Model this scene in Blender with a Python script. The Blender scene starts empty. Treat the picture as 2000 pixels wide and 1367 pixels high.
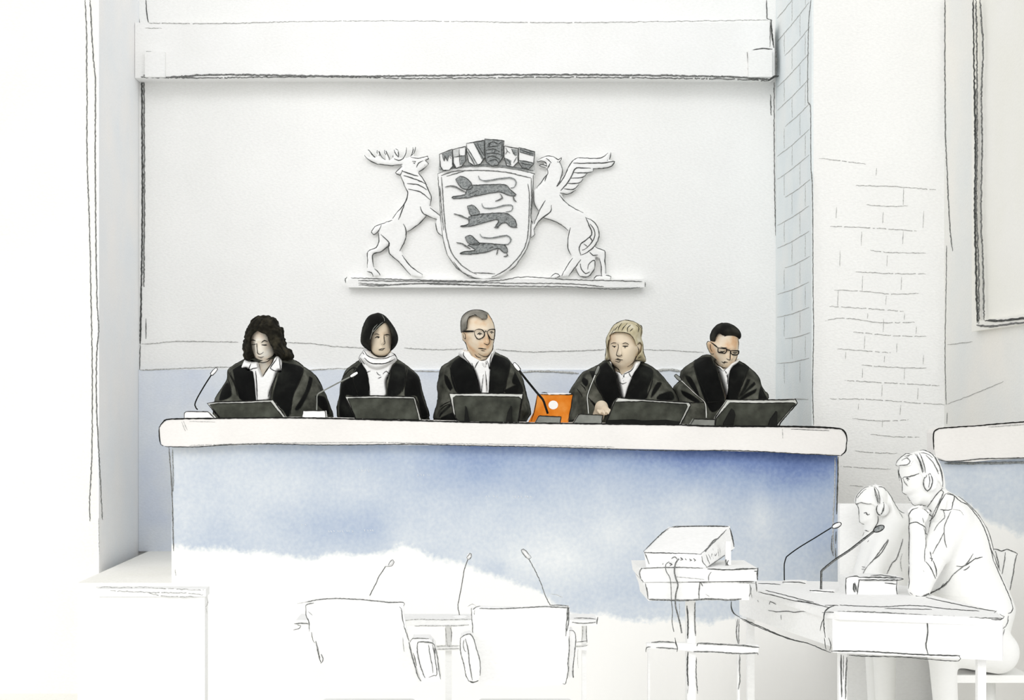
import bpy, math, random
import numpy as np
from mathutils import Vector
from mathutils.bvhtree import BVHTree
from mathutils.geometry import tessellate_polygon
random.seed(7)
COL = bpy.context.scene.collection
F = 3360.0; VX = 930.0; VY = 790.0; EYE = 1.5
CAM = Vector((0, 0, EYE))

# ---------------------------------------------------------------- measuring helpers
def P(x, y, Y):
    return Vector(((x-VX)*Y/F, Y, EYE-(y-VY)*Y/F))
VIEWS = dict(px=(0,0,1), j1=(350,590,5.467), j2=(620,590,5.467), j3=(830,590,5.467), j4=(1090,600,5.469), j5=(1290,610,5.697),
             s=(660,250,4.143), h=(840,250,4.409), g=(1020,270,4.4115), p=(1640,860,3.797), k=(1220,1000,3.723), q=(1420,1080,3.448),
             cl=(560,1050,4.3125), cr=(860,1050,4.3118), m=(1460,960,5.256), r5=(1460,560,3.5975), r6=(1580,300,3.418), r4=(1420,0,3.418),
             lt=(120,0,6.667), lb=(120,840,3.4175))
def T(v, pts):
    ox, oy, s = VIEWS[v]
    return [(ox+x/s, oy+y/s) for x, y in pts]
def plane_y(Y):
    return lambda x, y: P(x, y, Y)
def plane(p0, n):
    p0 = Vector(p0); n = Vector(n)
    def f(x, y):
        d = P(x, y, 1.0)-CAM
        t = (p0-CAM).dot(n)/d.dot(n)
        return CAM+d*t
    return f
def on_mesh(bvhs, Yc, off=0.0015):
    if not isinstance(bvhs, (list, tuple)): bvhs = [bvhs]
    def f(x, y):
        d = (P(x, y, 1.0)-CAM).normalized()
        best = None; Yn = Yc
        for b in bvhs:
            h = b.ray_cast(CAM, d)
            if h[0] is not None and (best is None or h[3] < best[3]): best = h
        if best is not None: return best[0]-d*off
        bd = None
        for kk in range(-16, 17):          # closest approach of the sight line to the surface
            q_ = P(x, y, Yc+kk*.025)
            for b in bvhs:
                n = b.find_nearest(q_)
                if n[0] is not None and (bd is None or n[3] < bd[1]): bd = (n[0], n[3]); q = q_
        return bd[0]+(q-bd[0])*min(1.0, .002/max(1e-6, bd[1]))-d*off
    return f
def smooth_line(pts, step=4.0, curve=True):
    if len(pts) == 2 or not curve:
        out = []
        for a, b in zip(pts[:-1], pts[1:]):
            n = max(1, int(math.dist(a, b)/step))
            out += [(a[0]+(b[0]-a[0])*i/n, a[1]+(b[1]-a[1])*i/n) for i in range(n)]
        return out+[pts[-1]]
    q = [pts[0]]+list(pts)+[pts[-1]]
    out = []
    for i in range(1, len(q)-2):
        p0, p1, p2, p3 = q[i-1:i+3]
        n = max(1, int(math.dist(p1, p2)/step))
        for k in range(n):
            t = k/n
            out.append(tuple(.5*(2*p1[c]+(p2[c]-p0[c])*t+(2*p0[c]-5*p1[c]+4*p2[c]-p3[c])*t*t+(3*p1[c]-p0[c]-3*p2[c]+p3[c])*t**3) for c in (0, 1)))
    return out+[pts[-1]]
def px_of(v):
    return VX+v[..., 0]*F/v[..., 1], VY-(v[..., 2]-EYE)*F/v[..., 1]

# ---------------------------------------------------------------- mesh container
class Part:
    def __init__(s, name):
        s.name = name; s.v = []; s.f = []; s.m = []; s.sm = []; s.mats = []
    def mi(s, mat):
        if mat not in s.mats: s.mats.append(mat)
        return s.mats.index(mat)
    def add(s, verts, faces, mat, smooth=False):
        o = len(s.v); s.v += [tuple(v) for v in verts]; k = s.mi(mat)
        s.f += [tuple(i+o for i in f) for f in faces]
        s.m += [k]*len(faces); s.sm += [smooth]*len(faces)
        return s
    def box(s, a, b, mat):
        x0, y0, z0 = a; x1, y1, z1 = b
        v = [(x0,y0,z0),(x1,y0,z0),(x1,y1,z0),(x0,y1,z0),(x0,y0,z1),(x1,y0,z1),(x1,y1,z1),(x0,y1,z1)]
        return s.add(v, [(0,3,2,1),(4,5,6,7),(0,1,5,4),(1,2,6,5),(2,3,7,6),(3,0,4,7)], mat)
    def hexa(s, v, mat):
        return s.add(v, [(0,3,2,1),(4,5,6,7),(0,1,5,4),(1,2,6,5),(2,3,7,6),(3,0,4,7)], mat)
    def solid(s, front, back, mat):
        """closed solid between two matching rings"""
        n = len(front)
        tri = tessellate_polygon([[Vector((p[0], p[2], 0)) for p in front]])
        area = sum(front[i][0]*front[(i+1) % n][2]-front[(i+1) % n][0]*front[i][2] for i in range(n))
        ff = []
        for t in tri:
            a, b, c = t
            A, B, C = front[a], front[b], front[c]
            cr = (B[0]-A[0])*(C[2]-A[2])-(B[2]-A[2])*(C[0]-A[0])
            if cr < 0: t = (a, c, b)
            ff.append(tuple(t))
        fb = [(t[0]+n, t[2]+n, t[1]+n) for t in ff]
        sd = [(i, i+n, (i+1) % n+n, (i+1) % n) if area > 0 else (i, (i+1) % n, (i+1) % n+n, i+n) for i in range(n)]
        return s.add(list(front)+list(back), ff+fb+sd, mat)
    def prism(s, poly, Y0, Y1, mat, tilt=0.0):
        """outline measured at depth Y0, extruded straight back to Y1"""
        fr = [P(x, y, Y0) for x, y in poly]
        zmin = min(p.z for p in fr)
        fr = [Vector((p.x, p.y+(p.z-zmin)*tilt, p.z)) for p in fr]
        bk = [Vector((p.x, p.y+(Y1-Y0), p.z)) for p in fr]
        return s.solid(fr, bk, mat)
    def tube(s, pts, r, mat, sides=6, rad=None, cap=True, flat=1.0):
        pts = [Vector(p) for p in pts]
        if len(pts) < 2: return s
        ring = []; prev = None
        for i, p in enumerate(pts):
            d = (pts[min(i+1, len(pts)-1)]-pts[max(i-1, 0)])
            if d.length < 1e-9: d = Vector((0, 0, 1))
            d.normalize()
            u = d.cross(Vector((0, 1, 0)))
            if u.length < .05: u = d.cross(Vector((1, 0, 0)))
            if prev is not None and u.dot(prev) < 0: u = -u
            u.normalize(); prev = u; w = d.cross(u)
            rr = rad[i] if rad else r
            ring.append([p+(u*math.cos(a)+w*math.sin(a)*flat)*rr for a in [2*math.pi*k/sides for k in range(sides)]])
        v = [q for rg in ring for q in rg]; f = []
        for i in range(len(ring)-1):
            for k in range(sides):
                a = i*sides+k; b = i*sides+(k+1) % sides
                f.append((a, b, b+sides, a+sides))
        if cap:
            f.append(tuple(range(sides-1, -1, -1))); e = (len(ring)-1)*sides
            f.append(tuple(e+k for k in range(sides)))
        return s.add(v, f, mat, True)
    def line(s, proj, pts, w=2.0, mat='PENCIL', jit=.35, curve=True, step=4.0, gap=0.0):
        """drawn line laid on the surface: w in photo pixels, tapered ends, uneven pressure"""
        q = smooth_line(pts, step, curve)
        q = [(x+random.uniform(-jit, jit), y+random.uniform(-jit, jit)) for x, y in q]
        n = len(q); p3 = [proj(x, y) for x, y in q]
        rad = []
        for i, p in enumerate(p3):
            e = min(1.0, .45+.55*min(i, n-1-i)/max(1.0, min(4.0, n/3)))
            rad.append(.5*w*p.y/F*e*random.uniform(.75, 1.2))
        seg = [0]; 
        i0 = 0
        for i in range(1, n):
            if gap and random.random() < gap and i-i0 > 1:
                s.tube(p3[i0:i], 0, MAT(mat), 5, rad[i0:i]); i0 = i
        return s.tube(p3[i0:], 0, MAT(mat), 5, rad[i0:])
    def lines(s, proj, view, lst, w=2.0, mat='PENCIL', **k):
        for pts in lst: s.line(proj, T(view, pts), w, mat, **k)
        return s
    def lathe(s, c, prof, mat, n=20, axis=Vector((0,0,1))):
        axis = axis.normalized(); u = axis.orthogonal().normalized(); w = axis.cross(u)
        v = []; f = []
        for (r, h) in prof:
            v += [Vector(c)+axis*h+(u*math.cos(2*math.pi*k/n)+w*math.sin(2*math.pi*k/n))*r for k in range(n)]
        for i in range(len(prof)-1):
            for k in range(n):
                a = i*n+k; b = i*n+(k+1) % n
                f.append((a, b, b+n, a+n))
        f.append(tuple(range(n-1, -1, -1))); e = (len(prof)-1)*n; f.append(tuple(e+k for k in range(n)))
        return s.add(v, f, mat, True)
    def bvh(s):
        return BVHTree.FromPolygons(s.v, s.f)
    def region(s, polys, ymax=99, soft=1.3):
        """black lapels and painted fold shade on the cloth: a 0..1 value per vertex"""
        V = np.array(s.v); x, y = px_of(V); m = np.zeros(len(V))
        for pl in polys: m = np.maximum(m, np.clip(.5+sdf2(pl, x, y)/soft, 0, 1))
        m[V[:, 1] > ymax] = 0
        s.attr = m
        return s
    def build(s, parent=None, base=None, bevel=0):
        V = np.array(s.v, dtype=float)
        if parent is not None: o0 = Vector(parent['_w'])
        elif base is not None: o0 = Vector(base)
        else:
            lo = V.min(0); hi = V.max(0); o0 = Vector(((lo[0]+hi[0])/2, (lo[1]+hi[1])/2, lo[2]))
        me = bpy.data.meshes.new(s.name)
        me.from_pydata((V-np.array(o0)).tolist(), [], s.f)
        for m in s.mats: me.materials.append(m)
        me.polygons.foreach_set('material_index', s.m); me.polygons.foreach_set('use_smooth', s.sm)
        if getattr(s, 'attr', None) is not None:
            at = me.attributes.new('lapel_fold_shade', 'FLOAT', 'POINT'); w_ = np.zeros(len(V), np.float32); w_[:len(s.attr)] = s.attr; at.data.foreach_set('value', w_)
        me.update()
        ob = bpy.data.objects.new(s.name, me); COL.objects.link(ob)
        ob['_w'] = tuple(o0)
        if parent is not None: ob.parent = parent
        else: ob.location = o0
        if bevel:
            b = ob.modifiers.new('edge', 'BEVEL'); b.width = bevel; b.segments = 2; b.limit_method = 'ANGLE'
        return ob
def thing(name, label, cat, loc, group=None):
    o = bpy.data.objects.new(name, None); COL.objects.link(o); o.location = loc; o['_w'] = tuple(loc)
    o.empty_display_size = .05
    return tag(o, label, cat, group)
def tag(o, label, cat, group=None):
    o['label'] = label; o['category'] = cat
    if group: o['group'] = group
    return o
def struct(o):
    o['kind'] = 'structure'; return o

# ---------------------------------------------------------------- signed-field modelling (one continuous surface per body)
def sdf2(poly, X, Z):
    p = np.array(poly, dtype=np.float32); n = len(p)
    d = np.full(X.shape, 1e9, np.float32); ins = np.zeros(X.shape, bool)
    for i in range(n):
        a = p[i]; b = p[(i+1) % n]; e = b-a
        wx = X-a[0]; wz = Z-a[1]
        t = np.clip((wx*e[0]+wz*e[1])/max(1e-12, float(e@e)), 0, 1)
        d = np.minimum(d, (wx-e[0]*t)**2+(wz-e[1]*t)**2)
        c = (a[1] > Z) != (b[1] > Z)
        if b[1] != a[1]:
            ins ^= c & (X < (b[0]-a[0])*(Z-a[1])/(b[1]-a[1])+a[0])
    d = np.sqrt(d)
    return np.where(ins, d, -d)
class Field:
    def __init__(s, xs, ys, zs):
        s.xs, s.ys, s.zs = [np.array(a, dtype=np.float32) for a in (xs, ys, zs)]
        s.X = s.xs[:, None, None]; s.Y = s.ys[None, :, None]; s.Z = s.zs[None, None, :]
        s.XX, s.ZZ = np.meshgrid(s.xs, s.zs, indexing='ij')
    def full(s): return np.full((len(s.xs), len(s.ys), len(s.zs)), 1.0, np.float32)
    def wpoly(s, poly, Yc):
        return [((x-VX)*Yc/F, EYE-(y-VY)*Yc/F) for x, y in poly]
    def inflate(s, poly, Yc, tf, tb, R, bumps=(), curve=True):
        if curve: poly = smooth_line(list(poly)+[poly[0]], 3.0)[:-1]
        d = sdf2(s.wpoly(poly, Yc), s.XX, s.ZZ)
        front = np.full(d.shape, tf, np.float32)
        for (bx, by, amp, sx, sz) in bumps:
            q = P(bx, by, Yc)
            front += amp*np.exp(-((s.XX-q.x)/sx)**2-((s.ZZ-q.z)/sz)**2)
        a = (1-np.minimum(d/R, 1))[:, None, :]
        dy = Yc-s.Y
        Tt = np.where(dy > 0, front[:, None, :], tb)
        return (np.sqrt((dy/Tt)**2+a*a)-1)*min(tf, R)
    def prism(s, poly, Yc, y0, y1):
        d = sdf2(s.wpoly(poly, Yc), s.XX, s.ZZ)[:, None, :]
        return np.maximum(-d, np.maximum(y0-s.Y, s.Y-y1))
    def cap(s, a, b, r1, r2):
        a = np.array(a); b = np.array(b); e = b-a; L = float(e@e)
        t = np.clip(((s.X-a[0])*e[0]+(s.Y-a[1])*e[1]+(s.Z-a[2])*e[2])/L, 0, 1)
        return np.sqrt((s.X-a[0]-e[0]*t)**2+(s.Y-a[1]-e[1]*t)**2+(s.Z-a[2]-e[2]*t)**2)-(r1+(r2-r1)*t)
    def ell(s, c, r):
        k = np.sqrt(((s.X-c[0])/r[0])**2+((s.Y-c[1])/r[1])**2+((s.Z-c[2])/r[2])**2)
        return (k-1)*min(r)
    def mesh(s, part, Fv, mat, blur=1):
        for _ in range(blur):
            for ax in range(3):
                G = Fv.copy()
                sl = [slice(None)]*3; a = list(sl); b = list(sl); c = list(sl)
                a[ax] = slice(0, -2); b[ax] = slice(1, -1); c[ax] = slice(2, None)
                G[tuple(b)] = .25*Fv[tuple(a)]+.5*Fv[tuple(b)]+.25*Fv[tuple(c)]; Fv = G
        for ax in range(3):   # keep the surface closed at the sampling limits
            sl = [slice(None)]*3
            for e in (0, -1):
                sl[ax] = e; Fv[tuple(sl)] = np.maximum(Fv[tuple(sl)], 1e-4)
        ins = Fv < 0
        c = np.zeros(tuple(n-1 for n in ins.shape), np.int8)
        for i in (0, 1):
            for j in (0, 1):
                for k in (0, 1):
                    c += ins[i:ins.shape[0]-1+i, j:ins.shape[1]-1+j, k:ins.shape[2]-1+k]
        act = (c > 0) & (c < 8)
        I, J, K = np.nonzero(act)
        idx = np.full(act.shape, -1, np.int64); idx[I, J, K] = np.arange(len(I))
        acc = np.zeros((len(I), 3)); cnt = np.zeros(len(I))
        ax3 = (s.xs, s.ys, s.zs)
        for axis in range(3):
            for o1 in (0, 1):
                for o2 in (0, 1):
                    o = [0, 0, 0]; oth = [x for x in range(3) if x != axis]; o[oth[0]] = o1; o[oth[1]] = o2
                    A = [I+o[0], J+o[1], K+o[2]]; B = [x.copy() for x in A]; B[axis] = B[axis]+1
                    fa = Fv[A[0], A[1], A[2]]; fb = Fv[B[0], B[1], B[2]]
                    m = (fa < 0) != (fb < 0)
                    t = np.where(m, fa/np.where(m, fa-fb, 1), 0)
                    for d in range(3):
                        pa = ax3[d][A[d]]; pb = ax3[d][B[d]]
                        acc[:, d] += np.where(m, pa+(pb-pa)*t, 0)
                    cnt += m
        V = acc/cnt[:, None]
        faces = []
        for axis in range(3):
            sl0 = [slice(1, -1)]*3; sl0[axis] = slice(0, -1); sl1 = list(sl0); sl1[axis] = slice(1, None)
            a = ins[tuple(sl0)]; b = ins[tuple(sl1)]
            for sign, m in ((1, a & ~b), (-1, ~a & b)):
                q = list(np.nonzero(m)); 
                for d in range(3):
                    if d != axis: q[d] = q[d]+1
                o1, o2 = [(1, 2), (2, 0), (0, 1)][axis]
                def cell(d1, d2):
                    r = [x.copy() for x in q]; r[o1] = r[o1]+d1; r[o2] = r[o2]+d2
                    return idx[r[0], r[1], r[2]]
                quad = np.stack([cell(-1, -1), cell(0, -1), cell(0, 0), cell(-1, 0)], 1)
                if sign < 0: quad = quad[:, ::-1]
                faces.append(quad)
        fc = np.concatenate(faces); fc = fc[(fc >= 0).all(1)]
        part.add(V.tolist(), fc.tolist(), mat, True)
        return part
def smin(a, b, k=.02):
    h = np.clip(.5+.5*(b-a)/k, 0, 1)
    return b+(a-b)*h-k*h*(1-h)
def axis(lo, hi, step, fine=None):
    """sample positions; fine = (from, to, step)"""
    if fine is None: return np.arange(lo, hi+step, step)
    a, b, s = fine
    parts = []
    if a > lo: parts.append(np.arange(lo, a, step))
    parts.append(np.arange(a, b, s))
    if hi > b: parts.append(np.arange(b, hi+step, step))
    return np.concatenate(parts)

# ---------------------------------------------------------------- materials
_M = {}
def lin(c): return tuple(((x/255+.055)/1.055)**2.4 if x/255 > .04045 else x/255/12.92 for x in c)+(1,)
def new_mat(name):
    m = bpy.data.materials.new(name); m.use_nodes = True
    return m, m.node_tree.nodes, m.node_tree.links, m.node_tree.nodes['Principled BSDF']
def wash(name, cols, scale=8, rough=.9, fine=0.0, stretch=(1,1,1), detail=4, stops=None, bump=0.15, dist=.004, bscale=60, nmin=.3, nmax=.7):
    """pigment of uneven density between a few related tones, on a grained surface"""
    m, N, L, b = new_mat(name)
    tc = N.new('ShaderNodeTexCoord'); mp = N.new('ShaderNodeMapping'); mp.inputs['Scale'].default_value = stretch
    L.new(tc.outputs['Object'], mp.inputs['Vector'])
    nz = N.new('ShaderNodeTexNoise'); nz.inputs['Scale'].default_value = scale; nz.inputs['Detail'].default_value = detail
    L.new(mp.outputs[0], nz.inputs['Vector'])
    rp = N.new('ShaderNodeValToRGB'); e = rp.color_ramp.elements
    n = len(cols)
    for i, c in enumerate(cols):
        t = nmin+(nmax-nmin)*(i/(n-1) if n > 1 else 0) if stops is None else stops[i]
        if i < 2: e[i].position = t; e[i].color = lin(c)
        else: q = e.new(t); q.color = lin(c)
    L.new(nz.outputs[0], rp.inputs[0]); out = rp.outputs[0]
    g = N.new('ShaderNodeTexNoise'); g.inputs['Scale'].default_value = bscale; g.inputs['Detail'].default_value = 3
    mg = N.new('ShaderNodeMapping'); mg.inputs['Scale'].default_value = (1, 1, 1.9); mg.inputs['Rotation'].default_value = (0, .35, 0)
    L.new(tc.outputs['Object'], mg.inputs['Vector']); L.new(mg.outputs[0], g.inputs['Vector'])
    if fine:
        mr = N.new('ShaderNodeMapRange'); mr.inputs[1].default_value = .3; mr.inputs[2].default_value = .7
        mr.inputs[3].default_value = 1-fine; mr.inputs[4].default_value = 1+fine
        L.new(g.outputs[0], mr.inputs[0])
        mx = N.new('ShaderNodeVectorMath'); mx.operation = 'SCALE'
        L.new(out, mx.inputs[0]); L.new(mr.outputs[0], mx.inputs['Scale']); out = mx.outputs[0]
    L.new(out, b.inputs['Base Color'])
    if bump:
        bp = N.new('ShaderNodeBump'); bp.inputs['Strength'].default_value = bump; bp.inputs['Distance'].default_value = dist
        L.new(g.outputs[0], bp.inputs['Height']); L.new(bp.outputs[0], b.inputs['Normal'])
    b.inputs['Roughness'].default_value = rough; b.inputs['Specular IOR Level'].default_value = .15
    return m
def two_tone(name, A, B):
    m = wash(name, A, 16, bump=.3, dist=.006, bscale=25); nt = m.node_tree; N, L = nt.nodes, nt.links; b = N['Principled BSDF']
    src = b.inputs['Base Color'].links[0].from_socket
    at = N.new('ShaderNodeAttribute'); at.attribute_name = 'lapel_fold_shade'  # mask of the black lapels and of fold shade painted into the cloth
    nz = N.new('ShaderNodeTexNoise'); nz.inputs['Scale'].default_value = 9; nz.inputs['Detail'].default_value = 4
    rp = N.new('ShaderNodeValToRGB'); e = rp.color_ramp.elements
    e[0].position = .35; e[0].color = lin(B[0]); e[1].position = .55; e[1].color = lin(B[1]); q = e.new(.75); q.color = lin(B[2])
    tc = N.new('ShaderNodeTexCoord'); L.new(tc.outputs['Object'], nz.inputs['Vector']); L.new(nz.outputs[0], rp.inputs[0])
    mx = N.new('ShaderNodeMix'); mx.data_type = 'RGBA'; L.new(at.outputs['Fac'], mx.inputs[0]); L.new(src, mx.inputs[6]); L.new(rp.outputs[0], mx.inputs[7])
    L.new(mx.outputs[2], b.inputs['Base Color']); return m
def bench_wash(name, x0, x1, floor_pts, dens_pts, base, depth, blobs, fall=90., px=8.05):
    """blue stain on a white panel: an uneven lower edge, a density that varies along the panel, pools, pale spots, and shade painted in towards the top"""
    m, N, L, b = new_mat(name)
    def math_(op, a, c=None, d=None):
        n = N.new('ShaderNodeMath'); n.operation = op
        for i, v in enumerate((a, c, d)):
            if v is None: continue
            if isinstance(v, (int, float)): n.inputs[i].default_value = v
            else: L.new(v, n.inputs[i])
        return n.outputs[0]
    geo = N.new('ShaderNodeTexCoord'); sep = N.new('ShaderNodeSeparateXYZ'); L.new(geo.outputs['Object'], sep.inputs[0])
    nz = N.new('ShaderNodeTexNoise'); nz.inputs['Scale'].default_value = 5; nz.inputs['Detail'].default_value = 6
    L.new(geo.outputs['Object'], nz.inputs['Vector'])
    n2 = N.new('ShaderNodeTexNoise'); n2.inputs['Scale'].default_value = 55; n2.inputs['Detail'].default_value = 4
    L.new(geo.outputs['Object'], n2.inputs['Vector'])
    nn = math_('SUBTRACT', nz.outputs[0], .5)
    gr = math_('SUBTRACT', n2.outputs[0], .5)
    X = sep.outputs[0]; Z = sep.outputs[2]      # metres from the panel's own origin
    u = math_('MULTIPLY_ADD', X, 1/(x1-x0), -x0/(x1-x0))
    def curve(pts):
        c = N.new('ShaderNodeFloatCurve'); cm = c.mapping.curves[0]
        xs = [(p[0]-x0)/(x1-x0) for p in pts]
        cm.points[0].location = (xs[0], pts[0][1]); cm.points[1].location = (xs[-1], pts[-1][1])
        for xx, p in zip(xs[1:-1], pts[1:-1]): cm.points.new(xx, p[1])
        c.mapping.update(); L.new(u, c.inputs['Value']); return c.outputs[0]
    low = curve(floor_pts)                      # 0..1 = share of the panel height that stays unpainted
    dn = curve(dens_pts)
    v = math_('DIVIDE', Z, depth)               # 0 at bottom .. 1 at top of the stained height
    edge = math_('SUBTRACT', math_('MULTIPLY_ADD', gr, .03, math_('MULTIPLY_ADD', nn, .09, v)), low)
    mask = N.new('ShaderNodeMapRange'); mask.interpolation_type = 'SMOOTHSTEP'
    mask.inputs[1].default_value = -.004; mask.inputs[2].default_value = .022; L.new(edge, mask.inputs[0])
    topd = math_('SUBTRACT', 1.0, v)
    fa = math_('POWER', 2.71828, math_('MULTIPLY', topd, -fall))  # stain deepens towards the top: shade under the worktop put into the colour
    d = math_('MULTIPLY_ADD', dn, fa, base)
    for (bx, bz, rx, rz, amp) in blobs:
        dx = math_('DIVIDE', math_('SUBTRACT', X, bx), rx); dz = math_('DIVIDE', math_('SUBTRACT', Z, bz), rz)
        r2 = math_('ADD', math_('MULTIPLY', dx, dx), math_('MULTIPLY', dz, dz))
        g = math_('POWER', 2.71828, math_('MULTIPLY', r2, -1.0))
        d = math_('MULTIPLY_ADD', g, amp, d)
    d = math_('MULTIPLY_ADD', nn, .22, d); d = math_('MULTIPLY_ADD', gr, .22, d)
    d = math_('MULTIPLY', d, mask.outputs[0])
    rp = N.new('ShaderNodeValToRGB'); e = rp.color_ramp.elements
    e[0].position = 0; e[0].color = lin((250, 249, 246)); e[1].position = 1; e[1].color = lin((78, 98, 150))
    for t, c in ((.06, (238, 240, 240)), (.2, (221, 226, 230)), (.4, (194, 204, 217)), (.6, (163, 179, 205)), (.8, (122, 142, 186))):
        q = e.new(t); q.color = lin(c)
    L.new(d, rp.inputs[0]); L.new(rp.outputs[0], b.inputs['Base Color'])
    bp = N.new('ShaderNodeBump'); bp.inputs['Strength'].default_value = .2; bp.inputs['Distance'].default_value = .004
    L.new(n2.outputs[0], bp.inputs['Height']); L.new(bp.outputs[0], b.inputs['Normal'])
    b.inputs['Roughness'].default_value = .9; b.inputs['Specular IOR Level'].default_value = .1
    return m
def MAT(n):
    if not isinstance(n, str): return n
    if n not in _M: _M[n] = MATDEF[n](n)
    return _M[n]
MATDEF = {
 'WALL': lambda n: wash('white_plaster', [(250,250,248),(254,254,252)], 3, fine=.035, bump=.6),
 'WALL_WARM': lambda n: wash('warm_white_plaster', [(251,250,244),(254,253,249)], 3, fine=.035, bump=.6),
 'WHITE': lambda n: wash('white_paint', [(250,250,248),(254,254,253)], 4, fine=.03, bump=.5),
 'SHELF': lambda n: wash('white_laminate', [(238,235,231),(247,244,240)], 3, fine=.02, bump=.3),
 'REVEAL': lambda n: wash('pale_blue_grey_brick', [(232,240,243),(240,246,247),(246,249,248)], 2.5, fine=.02, bump=.4),
 'REVEAL_L': lambda n: wash('pale_grey_plaster', [(244,247,250),(254,252,250)], 2.2, fine=.02, bump=.4),
 'SIDE': lambda n: wash('cream_grey_plaster', [(242,244,242),(253,250,243)], 1.6, fine=.02, bump=.3),
 'FIGURE': lambda n: wash('white_figure', [(252,252,249),(254,254,252)], 4, fine=.01, bump=.15),
 'PANE': lambda n: wash('cream_board', [(251,250,242),(254,253,248)], 2, fine=.015, bump=.3),
 'WAINSCOT': lambda n: wash('blue_wainscot', [(220,228,243),(230,236,245),(240,244,248)], 3.5, fine=.03, bump=.3),
 'PENCIL': lambda n: wash('graphite', [(88,90,88),(150,151,149)], 160, fine=0, bump=0, detail=1),
 'PENCIL_L': lambda n: wash('light_graphite', [(158,159,156),(218,218,215)], 160, fine=0, bump=0, detail=1),
 'PENCIL_D': lambda n: wash('dark_graphite', [(52,54,53),(105,107,105)], 160, fine=0, bump=0, detail=1),
 'SHADE': lambda n: wash('graphite_grey', [(120,124,124),(170,173,172)], 120, fine=0, bump=0, detail=1),
 'SHADE_L': lambda n: wash('pale_graphite_grey', [(196,198,196),(222,223,221)], 90, fine=0, bump=0, detail=1),
 'INK': lambda n: wash('black_ink', [(14,14,13),(34,34,32)], 30, fine=0, bump=0),
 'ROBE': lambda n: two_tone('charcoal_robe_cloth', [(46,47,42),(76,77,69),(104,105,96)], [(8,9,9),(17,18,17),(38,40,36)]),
 'SCREEN': lambda n: wash('dark_grey_plastic', [(48,50,44),(66,68,60),(84,87,78)], 16, rough=.7, bump=.1),
 'SCREEN_D': lambda n: wash('black_plastic', [(14,15,13),(30,31,28)], 12, rough=.7, bump=.1),
 'BEZEL': lambda n: wash('pale_bezel_highlight', [(212,214,206),(246,246,240)], 14, rough=.7, bump=.1),
 'GREY': lambda n: wash('grey_plastic', [(118,120,114),(150,152,146)], 20, rough=.7, bump=.1),
 'SKIN_A': lambda n: wash('pale_skin', [(232,210,188),(243,234,218),(250,247,238)], 16, bump=.05),
 'SKIN_B': lambda n: wash('beige_skin', [(240,224,198),(235,220,196),(226,204,176)], 12, bump=.05),
 'SKIN_C': lambda n: wash('ruddy_skin', [(244,232,214),(238,220,194),(228,188,148)], 13, bump=.05),
 'HAIR_DARK': lambda n: wash('dark_brown_hair', [(18,17,12),(34,32,25),(64,60,48)], 22, bump=.5, dist=.01, bscale=30),
 'HAIR_BLACK': lambda n: wash('black_hair', [(10,10,9),(22,22,20),(50,50,44)], 12, bump=.3, bscale=30),
 'HAIR_GREY': lambda n: wash('grey_hair', [(112,110,102),(140,137,128),(170,167,158)], 18, bump=.3, bscale=40),
 'HAIR_BLOND': lambda n: wash('blond_hair', [(176,166,132),(204,194,164),(224,218,198)], 20, bump=.4, bscale=40),
 'ORANGE': lambda n: wash('orange_cloth', [(214,114,24),(226,134,44),(236,160,80)], 14, bump=.1),
}
def paperflat(): pass
# ---------------------------------------------------------------- the room
YB = 10.0; YF = 8.93; XL = -1.958; XR = 1.741; XS = 2.43
W, WW = MAT('WALL'), MAT('WHITE')
p = Part('wall_back'); p.box((XL-.15, YB, 0), (XR+.15, YB+.15, 5), W)
pb = plane_y(YB-.001)
# thin ruled lines on the plaster behind the bench
p.line(pb, [(277,672),(300,671),(340,667),(400,667),(465,668)], 2, 'PENCIL_L', .5)
p.line(pb, [(560,669),(610,671),(650,676),(700,679),(760,683)], 2, 'PENCIL_L', .6)
p.line(pb, [(790,680),(860,683),(905,681)], 2, 'PENCIL_L', .6)
p.line(pb, [(968,682),(1030,687),(1090,686),(1180,683)], 2, 'PENCIL_L', .6)
p.line(pb, [(1255,683),(1300,684),(1375,688)], 1.6, 'PENCIL_L', .6)
p.line(pb, [(277,150),(278,400),(276,560),(274,672)], 3.2, 'PENCIL_D', .5)
p.line(pb, [(281,150),(282,350),(281,560)], 3, 'PENCIL', .6)
p.line(pb, [(285,622),(285,662)], 2, 'PENCIL', .3)
p.line(pb, [(274,672),(272,730),(268,760),(272,830),(273,880),(277,950),(279,980)], 2, 'PENCIL', .4)
p.line(pb, [(1512,160),(1512,290),(1514,420),(1518,500),(1524,600),(1525,700),(1526,775)], 2, 'PENCIL', .5)
p.line(pb, [(1505,185),(1506,225)], 2.5, 'PENCIL', .5)
p.line(pb, [(1497,0),(1498,36),(1508,40)], 2.2, 'PENCIL_D', .3, curve=False)
p.line(pb, [(285,0),(287,30),(290,44)], 2.2, 'PENCIL_D', .3)
p.line(pb, [(270,0),(271,35),(274,46)], 2, 'PENCIL', .4)
struct(p.build(base=(0, YB, 0)))
p = Part('wall_left'); RL = MAT('REVEAL_L')
p.box((XL-.15, YF+.12, 0), (XL, YB, 5), RL); p.box((XL-.01, YF, 0), (XL, YF+.12, 5), RL)
struct(p.build(base=(XL, 9.5, 0)))
p = Part('wall_front_left'); p.box((-4.2, YF, 0), (XL-.01, YF+.12, 5), MAT('WALL_WARM'))
pf = plane_y(YF-.001)
p.line(pf, [(166,0),(169,60),(169,110),(170,180),(170,300),(175,450),(178,600),(180,700),(180,850),(178,920),(175,980),(176,1018)], 2.2, 'PENCIL', .6)
p.line(pf, [(176,0),(178,40),(182,110),(186,160),(186,300),(187,450),(190,600),(193,640),(189,690),(188,760),(190,830),(193,880),(197,960),(200,1016)], 2.4, 'PENCIL', .6)
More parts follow.
